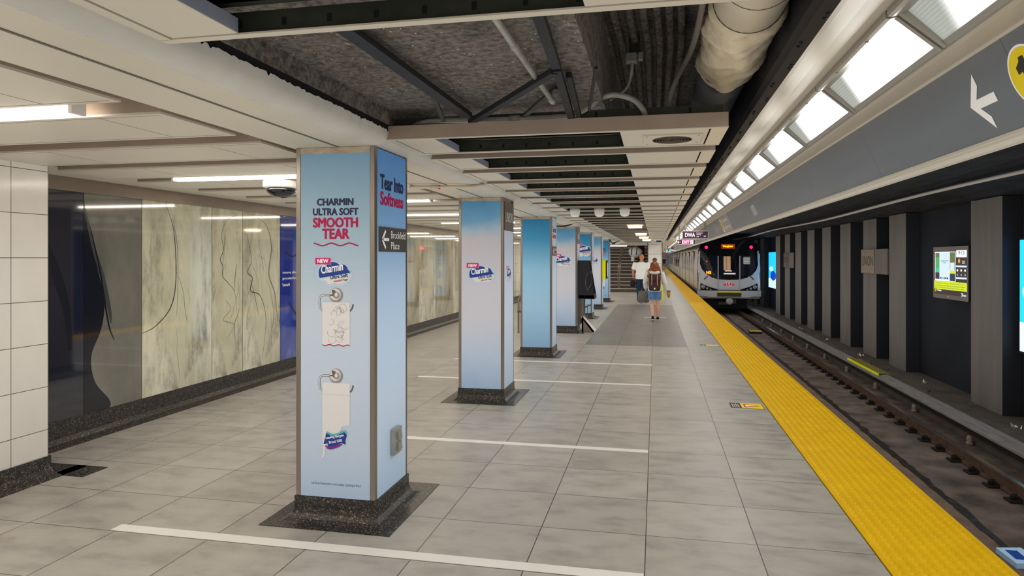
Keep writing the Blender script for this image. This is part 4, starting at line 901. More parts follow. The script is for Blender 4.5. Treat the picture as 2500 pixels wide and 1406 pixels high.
# blue lightbox adverts on the recessed wall
for i, (y0, y1, x) in enumerate(((11.75, 12.64, 5.98), (35.05, 37.9, 5.98))):
    t = thing('lightbox_advert', ('bright blue lightbox advert at the picture edge past the video screen', 'bright blue lightbox advert beside the train')[i], 'lightbox', (x, y0, .1), 'blue lightbox adverts')
    b = MB(); b.box(x - .10, x + .015, y0 - .03, y1 + .03, .08 - (0), 1.98, 'phone_black'); b.build('case', t)
    a = Art(); w = y1 - y0; a.rect(0, .12, w, 1.95, 'ad_blue', 1); a.rect(0, .12, w, .6, 'ad_pale', 2); a.ellipse(w * .5, .75, w * .28, .25, 'ad_deep', 3); a.ellipse(w * .3, 1.1, w * .2, .12, 'ad_pale', 3)
    a.build('poster', (x - .10, y1, 0), (0, -1, 0), (0, 0, 1), t)

# ------------------------------------------------------------------ track: running rails, fasteners, covered third rail, debris
RT = -1.08
for i, rx in enumerate((2.87, 4.32)):
    t = thing('running_rail', ('worn running rail hidden close under the platform edge', 'rusty running rail on the far side of the track')[i], 'rail', (rx, 8, -1.26), 'running rails')
    b = MB(); b.prism([(rx - .07, -1.25), (rx + .07, -1.25), (rx + .07, -1.238), (rx + .012, -1.222), (rx + .012, RT - .045), (rx + .036, RT - .03), (rx + .036, RT - .008), (rx - .036, RT - .008), (rx - .036, RT - .03), (rx - .012, RT - .045), (rx - .012, -1.222), (rx - .07, -1.238)], YB, YE, 'rail_rust'); b.build('rail_body', t)
    b = MB(); b.box(rx - .034, rx + .034, YB, YE, RT - .008, RT, 'rail_top'); b.build('rail_head', t)
    if i:
        for k in range(56):
            y = 6.4 + k * .55
            b = MB(); b.box(rx - .20, rx - .03, y - .09, y + .09, -1.262, -1.236, 'clip_iron'); b.tube(smoothline([(rx - .06, y - .05, -1.23), (rx - .10, y - .03, -1.19), (rx - .16, y, -1.195), (rx - .10, y + .03, -1.185), (rx - .06, y + .05, -1.23)], 4), .014, 'clip_iron', 6)
            b.lathe([(.028, -1.236), (.028, -1.20), (.018, -1.17), (.012, -1.165)], 'clip_iron', (rx - .135, y, 0), 8); b.build('fastener', t)
t = thing('third_rail', 'power rail under a weathered grey cover board', 'third rail', (4.92, 8, -1.2))
b = MB(); b.box(4.86, 4.98, YB, YE, -1.12, -1.04, 'clip_iron'); b.build('conductor', t)
b = MB(); b.prism([(4.74, -.985), (4.74, -.955), (5.0, -.925), (5.02, -.925), (5.02, -1.03), (4.99, -1.03), (4.99, -.96)], YB, 40, 'cover_board'); b.build('cover_board', t)
b = MB(); b.box(5.03, 5.06, YB, 40, -1.0, -.955, 'black_steel'); b.build('feeder_cable', t)
for k in range(12):
    y = 7.2 + k * 2.3
    b = MB(); b.lathe([(.055, -1.262), (.06, -1.23), (.035, -1.21), (.05, -1.18), (.03, -1.12)], 'insulator', (4.80, y, 0), 10); b.build('insulator', t)
t = thing('yellow_board', 'yellow edged plank lying on the third rail cover', 'board', (4.95, 17.6, -.93))
b = MB(); b.box(4.80, 4.835, 16.3, 18.7, -.945, -.905, 'yellow_box'); b.build('lit_edge', t); b = MB(); b.box(4.835, 5.08, 16.35, 18.65, -.925, -.908, 'plank_olive'); b.build('plank', t)  # lit look of the edge is put into its brighter yellow
t = thing('track_box', 'small yellow topped box on the trackbed in front of the train', 'box', (3.75, 27.5, -1.26))
b = MB(); b.box(3.55, 4.0, 27.3, 27.6, -1.262, -1.17, 'clip_iron'); b.build('body', t); b = MB(); b.box(3.56, 3.99, 27.31, 27.59, -1.17, -1.155, 'yellow_board'); b.build('lid', t)
rnd = random.Random(5)
for i in range(16):
    b = MB(); y = 8.5 + i * 1.25 + rnd.uniform(-.3, .3); x = rnd.uniform(5.2, 5.6)
    for k in range(6): 
        a0 = rnd.uniform(0, 6); px, py = x + rnd.uniform(-.05, .05), y + rnd.uniform(-.12, .12)
        b.mesh([(px, py, -1.0), (px + .05 * math.cos(a0), py + .05 * math.sin(a0), -.995), (px + .03 * math.cos(a0 + 1), py + .03 * math.sin(a0 + 1), -.955 + rnd.uniform(-.02, .02))], [(0, 1, 2)], 'chrome_print_dark' if i % 3 else 'paper_white')
    tag(b.build('litter'), 'scrap of litter on the bench below the tunnel pillars, %s counting towards the train' % nth(i + 1), 'litter', 'litter on the tunnel bench')
t = thing('drink_pack', 'crushed pale blue pack lying in the gutter at the picture edge', 'litter', (3.35, 7.3, -1.25))
b = MB(); b.prism([(3.3, 7.15), (3.55, 7.2), (3.52, 7.55), (3.28, 7.5)], -1.25, -1.2, 'logo_pale', 'z'); b.build('carton', t); b = MB(); b.box(3.34, 3.44, 7.25, 7.45, -1.2, -1.195, 'logo_blue'); b.build('print', t)
# conduits on the tunnel roof
for i in range(2):
    b = MB(); b.tube([(4.86 - i * .16, y, 2.80 - i * .03 - .03 * math.sin(y * .37)) for y in [YB + k * 1.5 for k in range(38)]], .027, 'conduit_pale', 8)
    tag(b.build('tunnel_conduit'), ('upper pale conduit along the tunnel roof', 'lower pale conduit along the tunnel roof')[i], 'pipe', 'conduits on the tunnel roof')

# ------------------------------------------------------------------ train
TX, TW, TY = 3.67, 1.55, 36.0        # centre, half width, front
tr = thing('subway_train', 'silver subway train with a black front and two red lamps standing at the platform', 'train', (TX, TY, -1.08))
def fsec(g=0):
    P = []
    for (x, z) in ((-1.50, -.42), (-1.55, -.1), (-1.55, 1.2), (-1.50, 2.05), (-1.36, 2.42), (-1.05, 2.55), (0, 2.60)): P.append((x, z))
    P += [(-x, z) for x, z in P[-2::-1]]
    return [(x * (1 - g), z) for x, z in P]
FS = fsec()
def fy(x, z): return TY + .16 * (x / 1.55) ** 2 + max(0, z - .9) * .10
def ffn(x, z, e): return (TX + x, fy(x, z) - e, z)
CAR = 23.0
for c in range(4):
    y0 = TY + (.62 if c == 0 else c * CAR + .3); y1 = TY + (c + 1) * CAR - .3
    b = MB(); n = len(FS)
    if c == 0:
        V = [(TX + x, fy(x, z), z) for x, z in FS] + [(TX + x, y1, z) for x, z in FS]
    else: V = [(TX + x, y0, z) for x, z in FS] + [(TX + x, y1, z) for x, z in FS]
    F = [(i, i + 1, n + i + 1, n + i) for i in range(n - 1)] + [tuple(range(n - 1, -1, -1)), tuple(range(n, 2 * n)), (0, n, 2 * n - 1, n - 1)]
    b.mesh(V, F, 'train_steel'); b.box(TX - 1.0, TX + 1.0, y0, y1, 2.5, 2.62, 'train_rubber') if c else None; b.build('car_body', tr)
    if c < 3:
        b = MB(); b.box(TX - 1.3, TX + 1.3, y1, y1 + .6, -.3, 2.3, 'train_rubber'); b.build('gangway', tr)
    xs = TX - 1.552
    for d in range(4):
        yc = TY + c * CAR + 3.4 + d * 5.4
        for s_ in (0, 1):
            b = MB(); ya = yc + s_ * .78; b.box(xs - .012, xs + .004, ya, ya + .765, -.05, 1.98, 'train_steel')
            dr = b.build('side_door', tr, bevel=.006)
            b = MB(); b.box(xs - .016, xs - .010, ya + .2, ya + .57, .78, 1.75, 'train_glass'); b.build('door_window', dr)
        b = MB(); b.box(xs - .008, xs + .004, yc - .05, yc + 1.60, 1.98, 2.06, 'train_rubber'); b.box(xs - .008, xs + .004, yc - .05, yc - .01, -.1, 2.0, 'train_rubber'); b.box(xs - .008, xs + .004, yc + 1.56, yc + 1.60, -.1, 2.0, 'train_rubber'); b.build('door_frame', tr)
        if d < 3:
            b = MB(); b.box(xs - .006, xs + .004, yc + 2.1, yc + 4.9, .85, 1.75, 'train_glass'); b.build('side_window', tr)
    b = MB(); b.box(xs - .01, xs + .004, y0 + .3, y1, -.16, -.06, 'train_rubber'); b.build('sill_strip', tr)
# front skin shapes: x from -1.55 to 1.55 across, z up from platform level
zz = lambda v: 3.11 - .002966 * v            # crop rows of the front to heights
xx = lambda u: (u - 1125) / 1100 * 3.10
silver = [(xx(u), zz(v)) for u, v in ((600, 420), (612, 560), (650, 680), (720, 760), (830, 830), (940, 860), (1125, 868), (1310, 860), (1420, 835), (1530, 780), (1600, 700), (1640, 590), (1652, 420), (1668, 420), (1668, 1042), (590, 1042), (590, 420))]
a = Art(); maskp = [(-1.47, zz(1050)), (-1.52, .2), (-1.53, 1.2), (-1.50, 2.05), (-1.36, 2.42), (-1.05, 2.55), (0, 2.60), (1.05, 2.55), (1.36, 2.42), (1.50, 2.05), (1.53, 1.2), (1.52, .2), (1.47, zz(1050))]  # black carried up to the roof edge, painting in the shade there
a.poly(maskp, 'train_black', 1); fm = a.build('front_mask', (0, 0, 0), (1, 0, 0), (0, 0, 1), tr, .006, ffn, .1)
a = Art(); a.poly(silver, 'train_silver', 2)
for s_ in (-1, 1):   # silver outer flanks
    a.poly([(s_ * 1.53, 1.2), (s_ * 1.47, 2.03), (s_ * 1.40, 2.0), (s_ * 1.43, 1.2), (s_ * 1.44, .9), (s_ * 1.52, .9)], 'train_silver', 2)
a.build('front_apron', (0, 0, 0), (1, 0, 0), (0, 0, 1), tr, .006, ffn, .1)
for s_ in (-1, 1):
    a = Art(); a.poly([(s_ * xx(u), zz(v)) for u, v in ((1332, 452), (1610, 452), (1612, 560), (1585, 670), (1520, 738), (1430, 778), (1332, 796))], 'train_glass', 3)
    w = a.build('windshield', (0, 0, 0), (1, 0, 0), (0, 0, 1), tr, .006, ffn, .1)
    a = Art(); x0 = s_ * .62; a.stroke([(x0 + s_ * .42, zz(800)), (x0 + s_ * .60, zz(862))], .035, 'train_rubber', 4); a.stroke([(x0 + s_ * .40, zz(802)), (x0 + s_ * .56, zz(862))], .02, 'chrome_print_dark', 5); a.build('wiper', (0, 0, 0), (1, 0, 0), (0, 0, 1), tr, .006, ffn, .1)
    a = Art(); a.poly([(s_ * 1.40, zz(925)), (s_ * 1.40, zz(1040)), (s_ * .54, zz(1052)), (s_ * .54, zz(1032)), (s_ * .95, zz(990))], 'train_black', 4)
    hc = a.build('headlight_cluster', (0, 0, 0), (1, 0, 0), (0, 0, 1), tr, .006, ffn, .1)
    for k, (hx, hz, hr) in enumerate(((1.26, 988, .095), (1.06, 1016, .06), (.9, 1036, .04))):
        b = MB(); b.lathe([(hr, 0), (hr, -.02), (hr * .8, -.035), (hr * .3, -.03)], 'headlamp', (TX + s_ * hx, fy(hx, 0) - .03, zz(hz)), 16, 'y'); b.build('headlamp', hc)
    b = MB(); b.lathe([(.075, 0), (.075, -.03), (.05, -.05), (.01, -.055)], 'red_lamp', (TX + s_ * 1.10, fy(1.1, 2.4) - .01, zz(305)), 16, 'y'); b.build('marker_lamp', tr, label='glowing red lamp')
    b = MB(); b.box(TX + s_ * .53 - .02, TX + s_ * .53 + .02, TY - .03, TY + .1, zz(1040), zz(455), 'train_silver'); b.build('door_post', tr)
a = Art(); a.rect(-.50, zz(1030), .50, zz(868), 'train_silver', 4); d = a.build('end_door', (0, 0, 0), (1, 0, 0), (0, 0, 1), tr, .006, ffn, .1)
a = Art(); a.rect(-.46, zz(790), .36, zz(450), 'train_glass', 4); a.rect(-.26, zz(700), .08, zz(462), 'train_interior', 5); a.rect(.09, zz(700), .30, zz(462), 'train_black', 5); a.rect(-.20, zz(720), .14, zz(705), 'train_interior_light', 5); a.rect(-.26, zz(772), .32, zz(748), 'train_interior_light', 5)
a.rect(-.14, zz(700), -.10, zz(470), 'taupe', 6); a.build('door_window', (0, 0, 0), (1, 0, 0), (0, 0, 1), d, .006, ffn, .1)
a = Art(); ez = zz(945)
a.rect(-.27, ez - .035, .27, ez + .01, 'train_red', 6); a.poly([(-.13, ez + .125), (.13, ez + .125), (.12, ez - .02), (.05, ez - .10), (-.05, ez - .10), (-.12, ez - .02)], 'sign_white', 7); a.poly([(-.115, ez + .11), (.115, ez + .11), (.105, ez - .015), (.045, ez - .085), (-.045, ez - .085), (-.105, ez - .015)], 'train_red', 8)
a.stroke(smoothline([(-.05, ez + .07), (0, ez + .085), (.04, ez + .05), (-.02, ez + .0), (.02, ez - .05), (.05, ez - .03)], 5), .022, 'sign_white', 9); a.build('emblem', (0, 0, 0), (1, 0, 0), (0, 0, 1), d, .006, ffn, .1, label='red shield emblem with wings')
a = Art(); a.rect(-.37, zz(330), .30, zz(250), 'led_panel', 3); a.text('Vaughan', -.30, zz(312), .5, .13, 'led_orange', 4, .02); a.build('destination_sign', (0, 0, 0), (1, 0, 0), (0, 0, 1), tr, .006, ffn, .1, label='orange lit destination sign')
a = Art(); a.text('142', -1.10, zz(765), .22, .14, 'led_orange', 5, .03); a.rect(-1.13, zz(775), -.85, zz(715), 'led_panel', 4); a.build('run_number', (0, 0, 0), (1, 0, 0), (0, 0, 1), tr, .006, ffn, .1, label='orange lit run number')
b = MB(); b.ball((TX - 1.08, fy(1, 1.5) - .03, zz(548)), .03, 'led_small_red', 8, 6); b.build('indicator', tr)
a = Art(); a.rect(.72, zz(600), 1.05, zz(470), 'charcoal_soft', 4)
for k in range(4): a.rect(.7, zz(500 + k * 28), 1.02, zz(488 + k * 28), 'chrome_print_light', 5)
a.build('cab_notice', (0, 0, 0), (1, 0, 0), (0, 0, 1), tr, .006, ffn, .1)
b = MB(); zb, zt = zz(1165), zz(1052); n = 16; V = []
for (z, off) in ((zb, .05), (zb, -.10), (zt, -.14), (zt, .05)):
    for k in range(n + 1):
        x = -1.56 + 3.12 * k / n; V.append((TX + x, fy(x, 0) + off, z + (.05 if z == zb and abs(x) > 1.0 else 0)))
m_ = n + 1; b.mesh(V, [(r * m_ + k, r * m_ + k + 1, (r + 1) * m_ + k + 1, (r + 1) * m_ + k) for r in range(3) for k in range(n)], 'train_silver'); b.build('bumper', tr)
b = MB(); b.box(TX - .58, TX + .58, TY - .165, TY, zb + .04, zt - .09, 'galv_dark'); b.box(TX - .58, TX + .58, TY - .175, TY - .02, zt - .09, zt - .03, 'yellow_board'); b.build('step_plate', tr, label='dark step with a yellow top edge')
b = MB(); b.lathe([(.16, 0), (.18, -.1), (.14, -.16), (.05, -.17)], 'galv', (TX + .02, TY + .02, zb - .2), 16, 'y'); b.box(TX - .1, TX + .35, TY - .05, TY + .4, zb - .32, zb - .1, 'galv_dark'); b.box(TX - .5, TX - .1, TY - .02, TY + .4, zb - .38, zb - .25, 'galv_dark'); b.build('coupler', tr)
b = MB(); b.box(TX - .95, TX + .95, TY + .6, TY + 88, -.95, -.4, 'train_rubber'); b.build('underframe', tr)
for k in range(8):
    for s_ in (-1, 1):
        b = MB(); b.lathe([(.36, -.06), (.36, .06)], 'clip_iron', (3.595 + s_ * .725, TY + 2.2 + (k // 2) * CAR + (k % 2) * 2.1, -.715), 20, 'x'); b.build('wheel', tr)

# ------------------------------------------------------------------ hanging signs by the platform lights
def hang_sign(name, label, x, y, z, w, h, draw, drop=.25, group=None):
    kx = w / 1.26
    t = thing(name, label, 'sign', (x, y, z), group)
    b = MB(); b.box(x - w / 2, x + w / 2, y - .05, y + .05, z - h / 2, z + h / 2, 'white_paint'); bx_ = b.build('frame', t, bevel=.004)
    a = Art(); a.rect(-w / 2 + .015, -h / 2 + .015, w / 2 - .015, h / 2 - .015, 'sign_plum', 1); d = Art(); draw(d); a.items += [([(p[0] * kx, p[1] * kx) for p in V], F, m_, L) for V, F, m_, L in d.items]; a.build('face', (x, y - .05, z), (1, 0, 0), (0, 0, 1), bx_)
    for s_ in (-1, 1):
        b = MB(); b.box(x + s_ * w * .38 - .025, x + s_ * w * .38 + .025, y - .02, y + .02, z + h / 2, z + h / 2 + drop, 'frame_grey'); b.build('hanger', t)
def d1(a):
    a.text('DWA', -.50, -.10, .48, .21, 'sign_lit', 2, .02)
    for k, s_ in enumerate(('Designated', 'Waiting', 'Area')): a.text(s_, .05, .06 - k * .085, (.30, .22, .13)[k], .06, 'sign_lit', 2, .01)
    a.rect(.40, -.11, .52, -.03, 'logo_pale', 2)
hang_sign('hanging_sign', 'hanging waiting area sign with three large white letters', 1.15, 20.6, 2.33, .74, .24, d1, .42)
def d2(a):
    a.stroke([(-.58, 0), (-.38, 0)], .035, 'sign_lit', 2); a.stroke([(-.50, .085), (-.585, 0), (-.50, -.085)], .035, 'sign_lit', 2)
    a.rect(-.30, -.15, .22, .15, 'exit_red', 2); a.text('EXIT', -.29, -.11, .50, .22, 'sign_lit', 3, .04); a.rect(.26, -.12, .48, .12, 'sign_lit', 2); a.stroke([(.31, -.07), (.43, .07)], .025, 'sign_plum', 3)
hang_sign('hanging_sign', 'hanging magenta exit sign with an arrow below the waiting area sign', 1.04, 24.0, 2.20, .62, .17, d2, .5)
def d3(a):
    a.stroke([(-.6, 0), (-.4, 0)], .04, 'sign_lit', 2); a.stroke([(-.52, .08), (-.6, 0), (-.52, -.08)], .04, 'sign_lit', 2); a.rect(-.3, -.1, -.05, .1, 'ad_blue', 2); a.text('Elevator', 0, -.08, .6, .17, 'sign_lit', 2, .02)
hang_sign('hanging_sign', 'small dark hanging sign over the passage near the far train cars', 1.0, 44.0, 2.15, .62, .16, d3, .5)
hang_sign('hanging_sign', 'tiny pinkish hanging sign deep in the passage', 1.0, 58.0, 2.2, .62, .17, d2, .4)

# ------------------------------------------------------------------ far stairs
t = thing('staircase', 'brown stone staircase rising at the end of the platform', 'staircase', (-1.5, 33.3, 0))
rise, tread = .17, .285
def sy(n): return 33.25 + tread * n + (.9 if n >= 5 else 0)
b = MB()
for n in range(17): b.box(-2.62, -.36, sy(n), sy(n) + tread + (.95 if n == 4 else .05), 0 if n < 2 else rise * n - .2, rise * (n + 1), 'stone_step')
b.build('steps', t)
b = MB()
for n in range(17): b.box(-2.6, -.38, sy(n) - .008, sy(n) + .05, rise * (n + 1) - .02, rise * (n + 1) + .006, 'nosing')
b.build('nosings', t)
for x in (-1.78, -1.70):
    b = MB(); P = [(x, sy(0) + .05, 0), (x, sy(0) + .05, 1.0)]; b.tube(P, .022, 'steel', 8)
    b.tube([(x, sy(0), .98), (x, sy(4), .98 + rise * 4.5), (x, sy(5), .98 + rise * 4.8), (x, sy(16), .98 + rise * 16)], .024, 'steel', 8)
    for n in (4, 9, 14): b.tube([(x, sy(n) + .1, rise * n), (x, sy(n) + .1, .98 + rise * (n + .3))], .02, 'steel', 8)
    b.build('handrail', t)
b = MB(); b.box(-2.6, -1.35, 33.05, 33.10, 2.225, 2.255, 'lamp_white'); tag(b.build('stair_lamp'), 'thin bluish strip lamp above the far stairs', 'light fixture')

# ------------------------------------------------------------------ payphone, emergency box, leaning rail
py = 14.95; px = X1 + .01
t = thing('payphone', 'black payphone booth with a coiled handset cord on the column', 'payphone', (px, py, 0))
b = MB(); b.box(px, px + .06, py + .04, py + .50, .18, 1.58, 'steel_brown'); b.build('back_panel', t)
for yy in (py + .02, py + .50):
    b = MB(); b.prism([(px, 1.60), (px + .235, 1.60), (px + .36, .86), (px + .36, .76), (px, .76)], yy, yy + .02, 'phone_black'); b.build('side_shield', t, bevel=.004)
b = MB(); b.box(px + .02, px + .37, py + .02, py + .52, .74, .83, 'phone_black'); b.box(px + .02, px + .35, py + .04, py + .50, .83, .838, 'phone_grey'); b.build('shelf', t, bevel=.004)
b = MB(); b.box(px + .06, px + .20, py + .12, py + .42, .95, 1.5, 'phone_grey'); b.box(px + .2, px + .205, py + .16, py + .38, 1.35, 1.45, 'logo_blue'); b.build('phone_unit', t, bevel=.006)
b = MB(); b.tube(smoothline([(px + .27, py - .02, 1.36), (px + .30, py - .03, 1.26), (px + .31, py - .03, 1.15), (px + .30, py - .02, 1.08)], 5), [.03] * 4 + [.018] * 8 + [.03] * 4, 'phone_black', 10); b.build('handset', t)
b = MB(); b.tube(smoothline([(px + .30, py - .03, 1.08), (px + .22, py - .03, .95), (px + .18, py - .03, 1.1), (px + .20, py - .02, 1.25), (px + .24, py - .02, 1.34)], 6), .006, 'steel', 6); b.build('cord', t)
b = MB(); b.box(px + .085, px + .12, py + .06, py + .10, 0, .76, 'steel'); b.box(px + .085, px + .12, py + .44, py + .48, 0, .76, 'steel'); b.build('post', t)
b = MB()
for yy in (py + .06, py + .46): b.prism([(px + .085, .005), (px + .36, .005), (px + .36, .03), (px + .115, .34), (px + .085, .34)], yy, yy + .012, 'steel')
b.prism([(px + .33, .0), (px + .37, 0), (px + .37, .03), (px + .085, .345), (px + .06, .345)], py + .06, py + .472, 'white_paint'); b.build('foot_plate', t)
b = MB(); b.tube(smoothline([(px + .06, py + .55, .50), (px + .16, py + .58, .56), (px + .23, py + .6, .57)], 4), [(.02, .10)] * 9, 'phone_grey', 10, flat=(0, 0, 1)); b.tube([(px + .16, py + .6, .54), (px + .16, py + .6, .12), (px + .12, py + .6, .06)], .008, 'steel', 6); tag(b.build('perch_seat'), 'small grey perch seat behind the payphone', 'seat')
t = thing('emergency_box', 'tall yellow emergency call box on the column near the stairs', 'call box', (X1, 22.2, 1.2))
b = MB(); b.box(X1 + .003, X1 + .12, 22.06, 22.42, .96, 1.60, 'yellow_box'); b.build('housing', t, bevel=.008)
b = MB(); b.box(X1 + .12, X1 + .17, 22.06, 22.42, .98, 1.58, 'phone_black'); b.build('door', t, bevel=.01)
b = MB(); b.box(X1 + .17, X1 + .174, 22.1, 22.38, 1.05, 1.5, 'sign_white'); b.build('notice', t)
t = thing('leaning_rail', 'steel hoop leaning rail standing behind the plain blue column', 'rail', (-2.95, 14.9, 0))
b = MB(); b.tube(smoothline([(-2.95, 14.6, 0), (-2.95, 14.6, .5), (-2.95, 14.62, .72), (-2.93, 14.72, .82), (-2.93, 15.0, .85), (-2.93, 15.3, .82), (-2.95, 15.4, .72), (-2.95, 15.42, .5), (-2.95, 15.42, 0)], 5), .02, 'steel', 10); b.build('hoop', t)
b = MB(); b.box(-3.0, -2.9, 14.7, 15.3, .44, .48, 'steel_brown'); b.build('slat', t)
t = thing('floor_sign', 'lime yellow wet floor sign standing behind the woman with the backpack', 'floor sign', (.18, 27.5, 0))
for s_ in (-1, 1):
    b = MB(); V = [(-.15, s_ * .2, 0), (.15, s_ * .2, 0), (.09, s_ * .02, .62), (-.09, s_ * .02, .62)]; V = [(x + .18, y + 27.5, z) for x, y, z in V]; V += [(x, y + s_ * .015, z) for x, y, z in V]
    b.mesh(V, [(0, 1, 2, 3), (7, 6, 5, 4), (0, 4, 5, 1), (1, 5, 6, 2), (2, 6, 7, 3), (3, 7, 4, 0)], 'wet_sign'); b.build('leaf', t)
a = Art(); a.poly([(-.05, .28), (.05, .28), (0, .4)], 'ink_dark', 1); a.build('warning_mark', (.18, 27.5 - .165, 0), (1, 0, 0), (0, .25, .968), t)

# ------------------------------------------------------------------ people
def fuse(mb, name, voxel, parent, smooth=4, label=None):
    me = mb.data(name); o = bpy.data.objects.new('tmp', me); COL.objects.link(o)
    r = o.modifiers.new('r', 'REMESH'); r.mode = 'VOXEL'; r.voxel_size = voxel; r.use_smooth_shade = True
    s_ = o.modifiers.new('s', 'SMOOTH'); s_.iterations = smooth; s_.factor = .5
    dg = bpy.context.evaluated_depsgraph_get(); dg.update()
    me2 = bpy.data.meshes.new_from_object(o.evaluated_get(dg)); me2.name = name
    bpy.data.objects.remove(o); me2.materials.clear(); me2.materials.append(M[mb.mats[0]])
    me2.polygons.foreach_set('material_index', [0] * len(me2.polygons)); me2.polygons.foreach_set('use_smooth', [True] * len(me2.polygons))
    n = bpy.data.objects.new(name, me2); COL.objects.link(n); n.parent = parent
    if label: n['label'] = label
    return n
def hand(b, wrist, d, side, curl, m):   # d: direction of the forearm, five fingers and a thumb
    w, d = Vector(wrist), Vector(d).normalized(); f = Vector((0, 1, 0)); f = (f - d * f.dot(d)).normalized(); n_ = d.cross(f) * side
    p = w + d * .085
    b.tube([w, w + d * .03, w + d * .06, p], [(.022, .018), (.04, .016), (.043, .015), (.038, .013)], m, 10, flat=tuple(f))
    for k, (o_, l) in enumerate(((.03, .068), (.010, .076), (-.010, .072), (-.028, .056))):
        a0 = p + f * o_; a1 = a0 + d * l * .45 - n_ * curl * .012; a2 = a1 + d * l * .35 * (1 - curl * .5) - n_ * curl * .025; a3 = a2 + d * l * .2 * (1 - curl) - n_ * curl * .022
        b.tube([a0 - d * .02, a1, a2, a3], [.0095, .0088, .008, .007], m, 8)
    t0 = w + d * .03 + f * .03; b.tube([t0, t0 + f * .025 + d * .02 - n_ * .01, t0 + f * .03 + d * .05 - n_ * .02], [.012, .0105, .008], m, 8)
def person(label, loc, rz, H, J, skin, voxel=.009):
    """J: joints for a 1.7 m figure facing +y; returns the Empty and the scale"""
    t = thing('person', label, 'person', loc, None, None, rz); k = H / 1.7
    S3 = lambda p: tuple(c * k for c in p)
    b = MB(); hp, ch, nk, hd = J['hip'], J['chest'], J['neck'], J['head']
    wd = J.get('wide', 1)
    b.tube([S3(p) for p in ((hp[0], hp[1], hp[2] - .08), hp, ((hp[0] + ch[0]) / 2, (hp[1] + ch[1]) / 2, (hp[2] + ch[2]) / 2), ch, (nk[0], nk[1], nk[2] - .06), nk)], [(k * a * wd, k * c * wd) for a, c in ((.13, .10), (.155, .115), (.125, .095), (.16, .11), (.11, .08), (.055, .055))], skin, 16, flat=(1, 0, 0))
    b.tube([S3(nk), S3((hd[0], hd[1] - .01, hd[2] - .06))], k * .052, skin, 12)
    b.ball(S3(hd), (k * .075, k * .095, k * .115), skin, 20, 14); b.ball(S3((hd[0], hd[1] + .035, hd[2] - .055)), (k * .055, k * .06, k * .06), skin, 14, 10)
    b.tube([S3((hd[0], hd[1] + .085, hd[2] + .02)), S3((hd[0], hd[1] + .112, hd[2] - .025)), S3((hd[0], hd[1] + .09, hd[2] - .035))], [k * .010, k * .016, k * .012], skin, 8)
    for s_ in (-1, 1): b.ball(S3((hd[0] + s_ * .077, hd[1] - .005, hd[2] - .005)), (k * .012, k * .02, k * .032), skin, 10, 8)
    b.tube([S3((hd[0] - .022, hd[1] + .09, hd[2] - .062)), S3((hd[0] + .022, hd[1] + .09, hd[2] - .062))], k * .009, skin, 8)
    for s_, A, Lg in ((-1, J['armL'], J['legL']), (1, J['armR'], J['legR'])):
        sh, el, wr = A; b.tube([S3(p) for p in ((ch[0] + s_ * .10, ch[1], ch[2] + .06), sh, tuple((a + c) / 2 for a, c in zip(sh, el)), el, tuple((a + c) / 2 for a, c in zip(el, wr)), wr)], [k * r for r in (.06, .058, .048, .04, .036, .026)], skin, 12)
        d = Vector(wr) - Vector(el); d2 = d.normalized() * .7 + Vector((0, .1, -.6)); hand(b, S3(wr), d2, s_, J.get('curl', .5), skin)
        h0, kn, an, toe = Lg; b.tube([S3(p) for p in (h0, tuple((a + c) / 2 for a, c in zip(h0, kn)), kn, tuple(a * .65 + c * .35 for a, c in zip(kn, an)), an)], [k * r for r in (.088, .078, .054, .056, .034)], skin, 14)
        b.tube([S3((an[0], an[1] - .03, an[2] - .05)), S3((an[0], an[1] + .02, an[2] - .045)), S3(toe)], [k * .034, k * .036, k * .028], skin, 10)
    body = fuse(b, 'body', voxel * k, t)
    e = MB()
    for s_ in (-1, 1): e.ball(S3((hd[0] + s_ * .032, hd[1] + .083, hd[2] + .005)), k * .012, 'eye_white', 8, 6); e.ball(S3((hd[0] + s_ * .032, hd[1] + .092, hd[2] + .005)), k * .006, 'hair_dark', 6, 5)
    e.build('eyes', t, False)
    return t, k, S3
def shirt(t, k, S3, J, m, sleeve, low, fat=.018, name='shirt'):
    b = MB(); hp, ch, nk = J['hip'], J['chest'], J['neck']; wd = J.get('wide', 1)
    b.tube([S3(p) for p in ((hp[0], hp[1], low), (hp[0], hp[1], hp[2] + .06), ((hp[0] + ch[0]) / 2, (hp[1] + ch[1]) / 2, (hp[2] + ch[2]) / 2 + .03), ch, (nk[0], nk[1], nk[2] - .06), (nk[0], nk[1], nk[2] - .02))], [(k * (a * wd + fat), k * (c * wd + fat)) for a, c in ((.155, .12), (.155, .118), (.14, .105), (.16, .11), (.115, .082), (.06, .058))], m, 18, flat=(1, 0, 0))
    for s_, A in ((-1, J['armL']), (1, J['armR'])):
        sh, el, wr = A; pts = [(ch[0] + s_ * .10, ch[1], ch[2] + .06), sh]; R = [.065, .064]
        if sleeve < 1: pts.append(tuple(a * (1 - sleeve) + c * sleeve for a, c in zip(sh, el))); R.append(.062)
        else: pts += [el, tuple(a * .1 + c * .9 for a, c in zip(el, wr))]; R += [.050, .040]
        b.tube([S3(p) for p in pts], [k * (r + fat * .6) for r in R], m, 14)
    return fuse(b, name, .011 * k, t, 3)
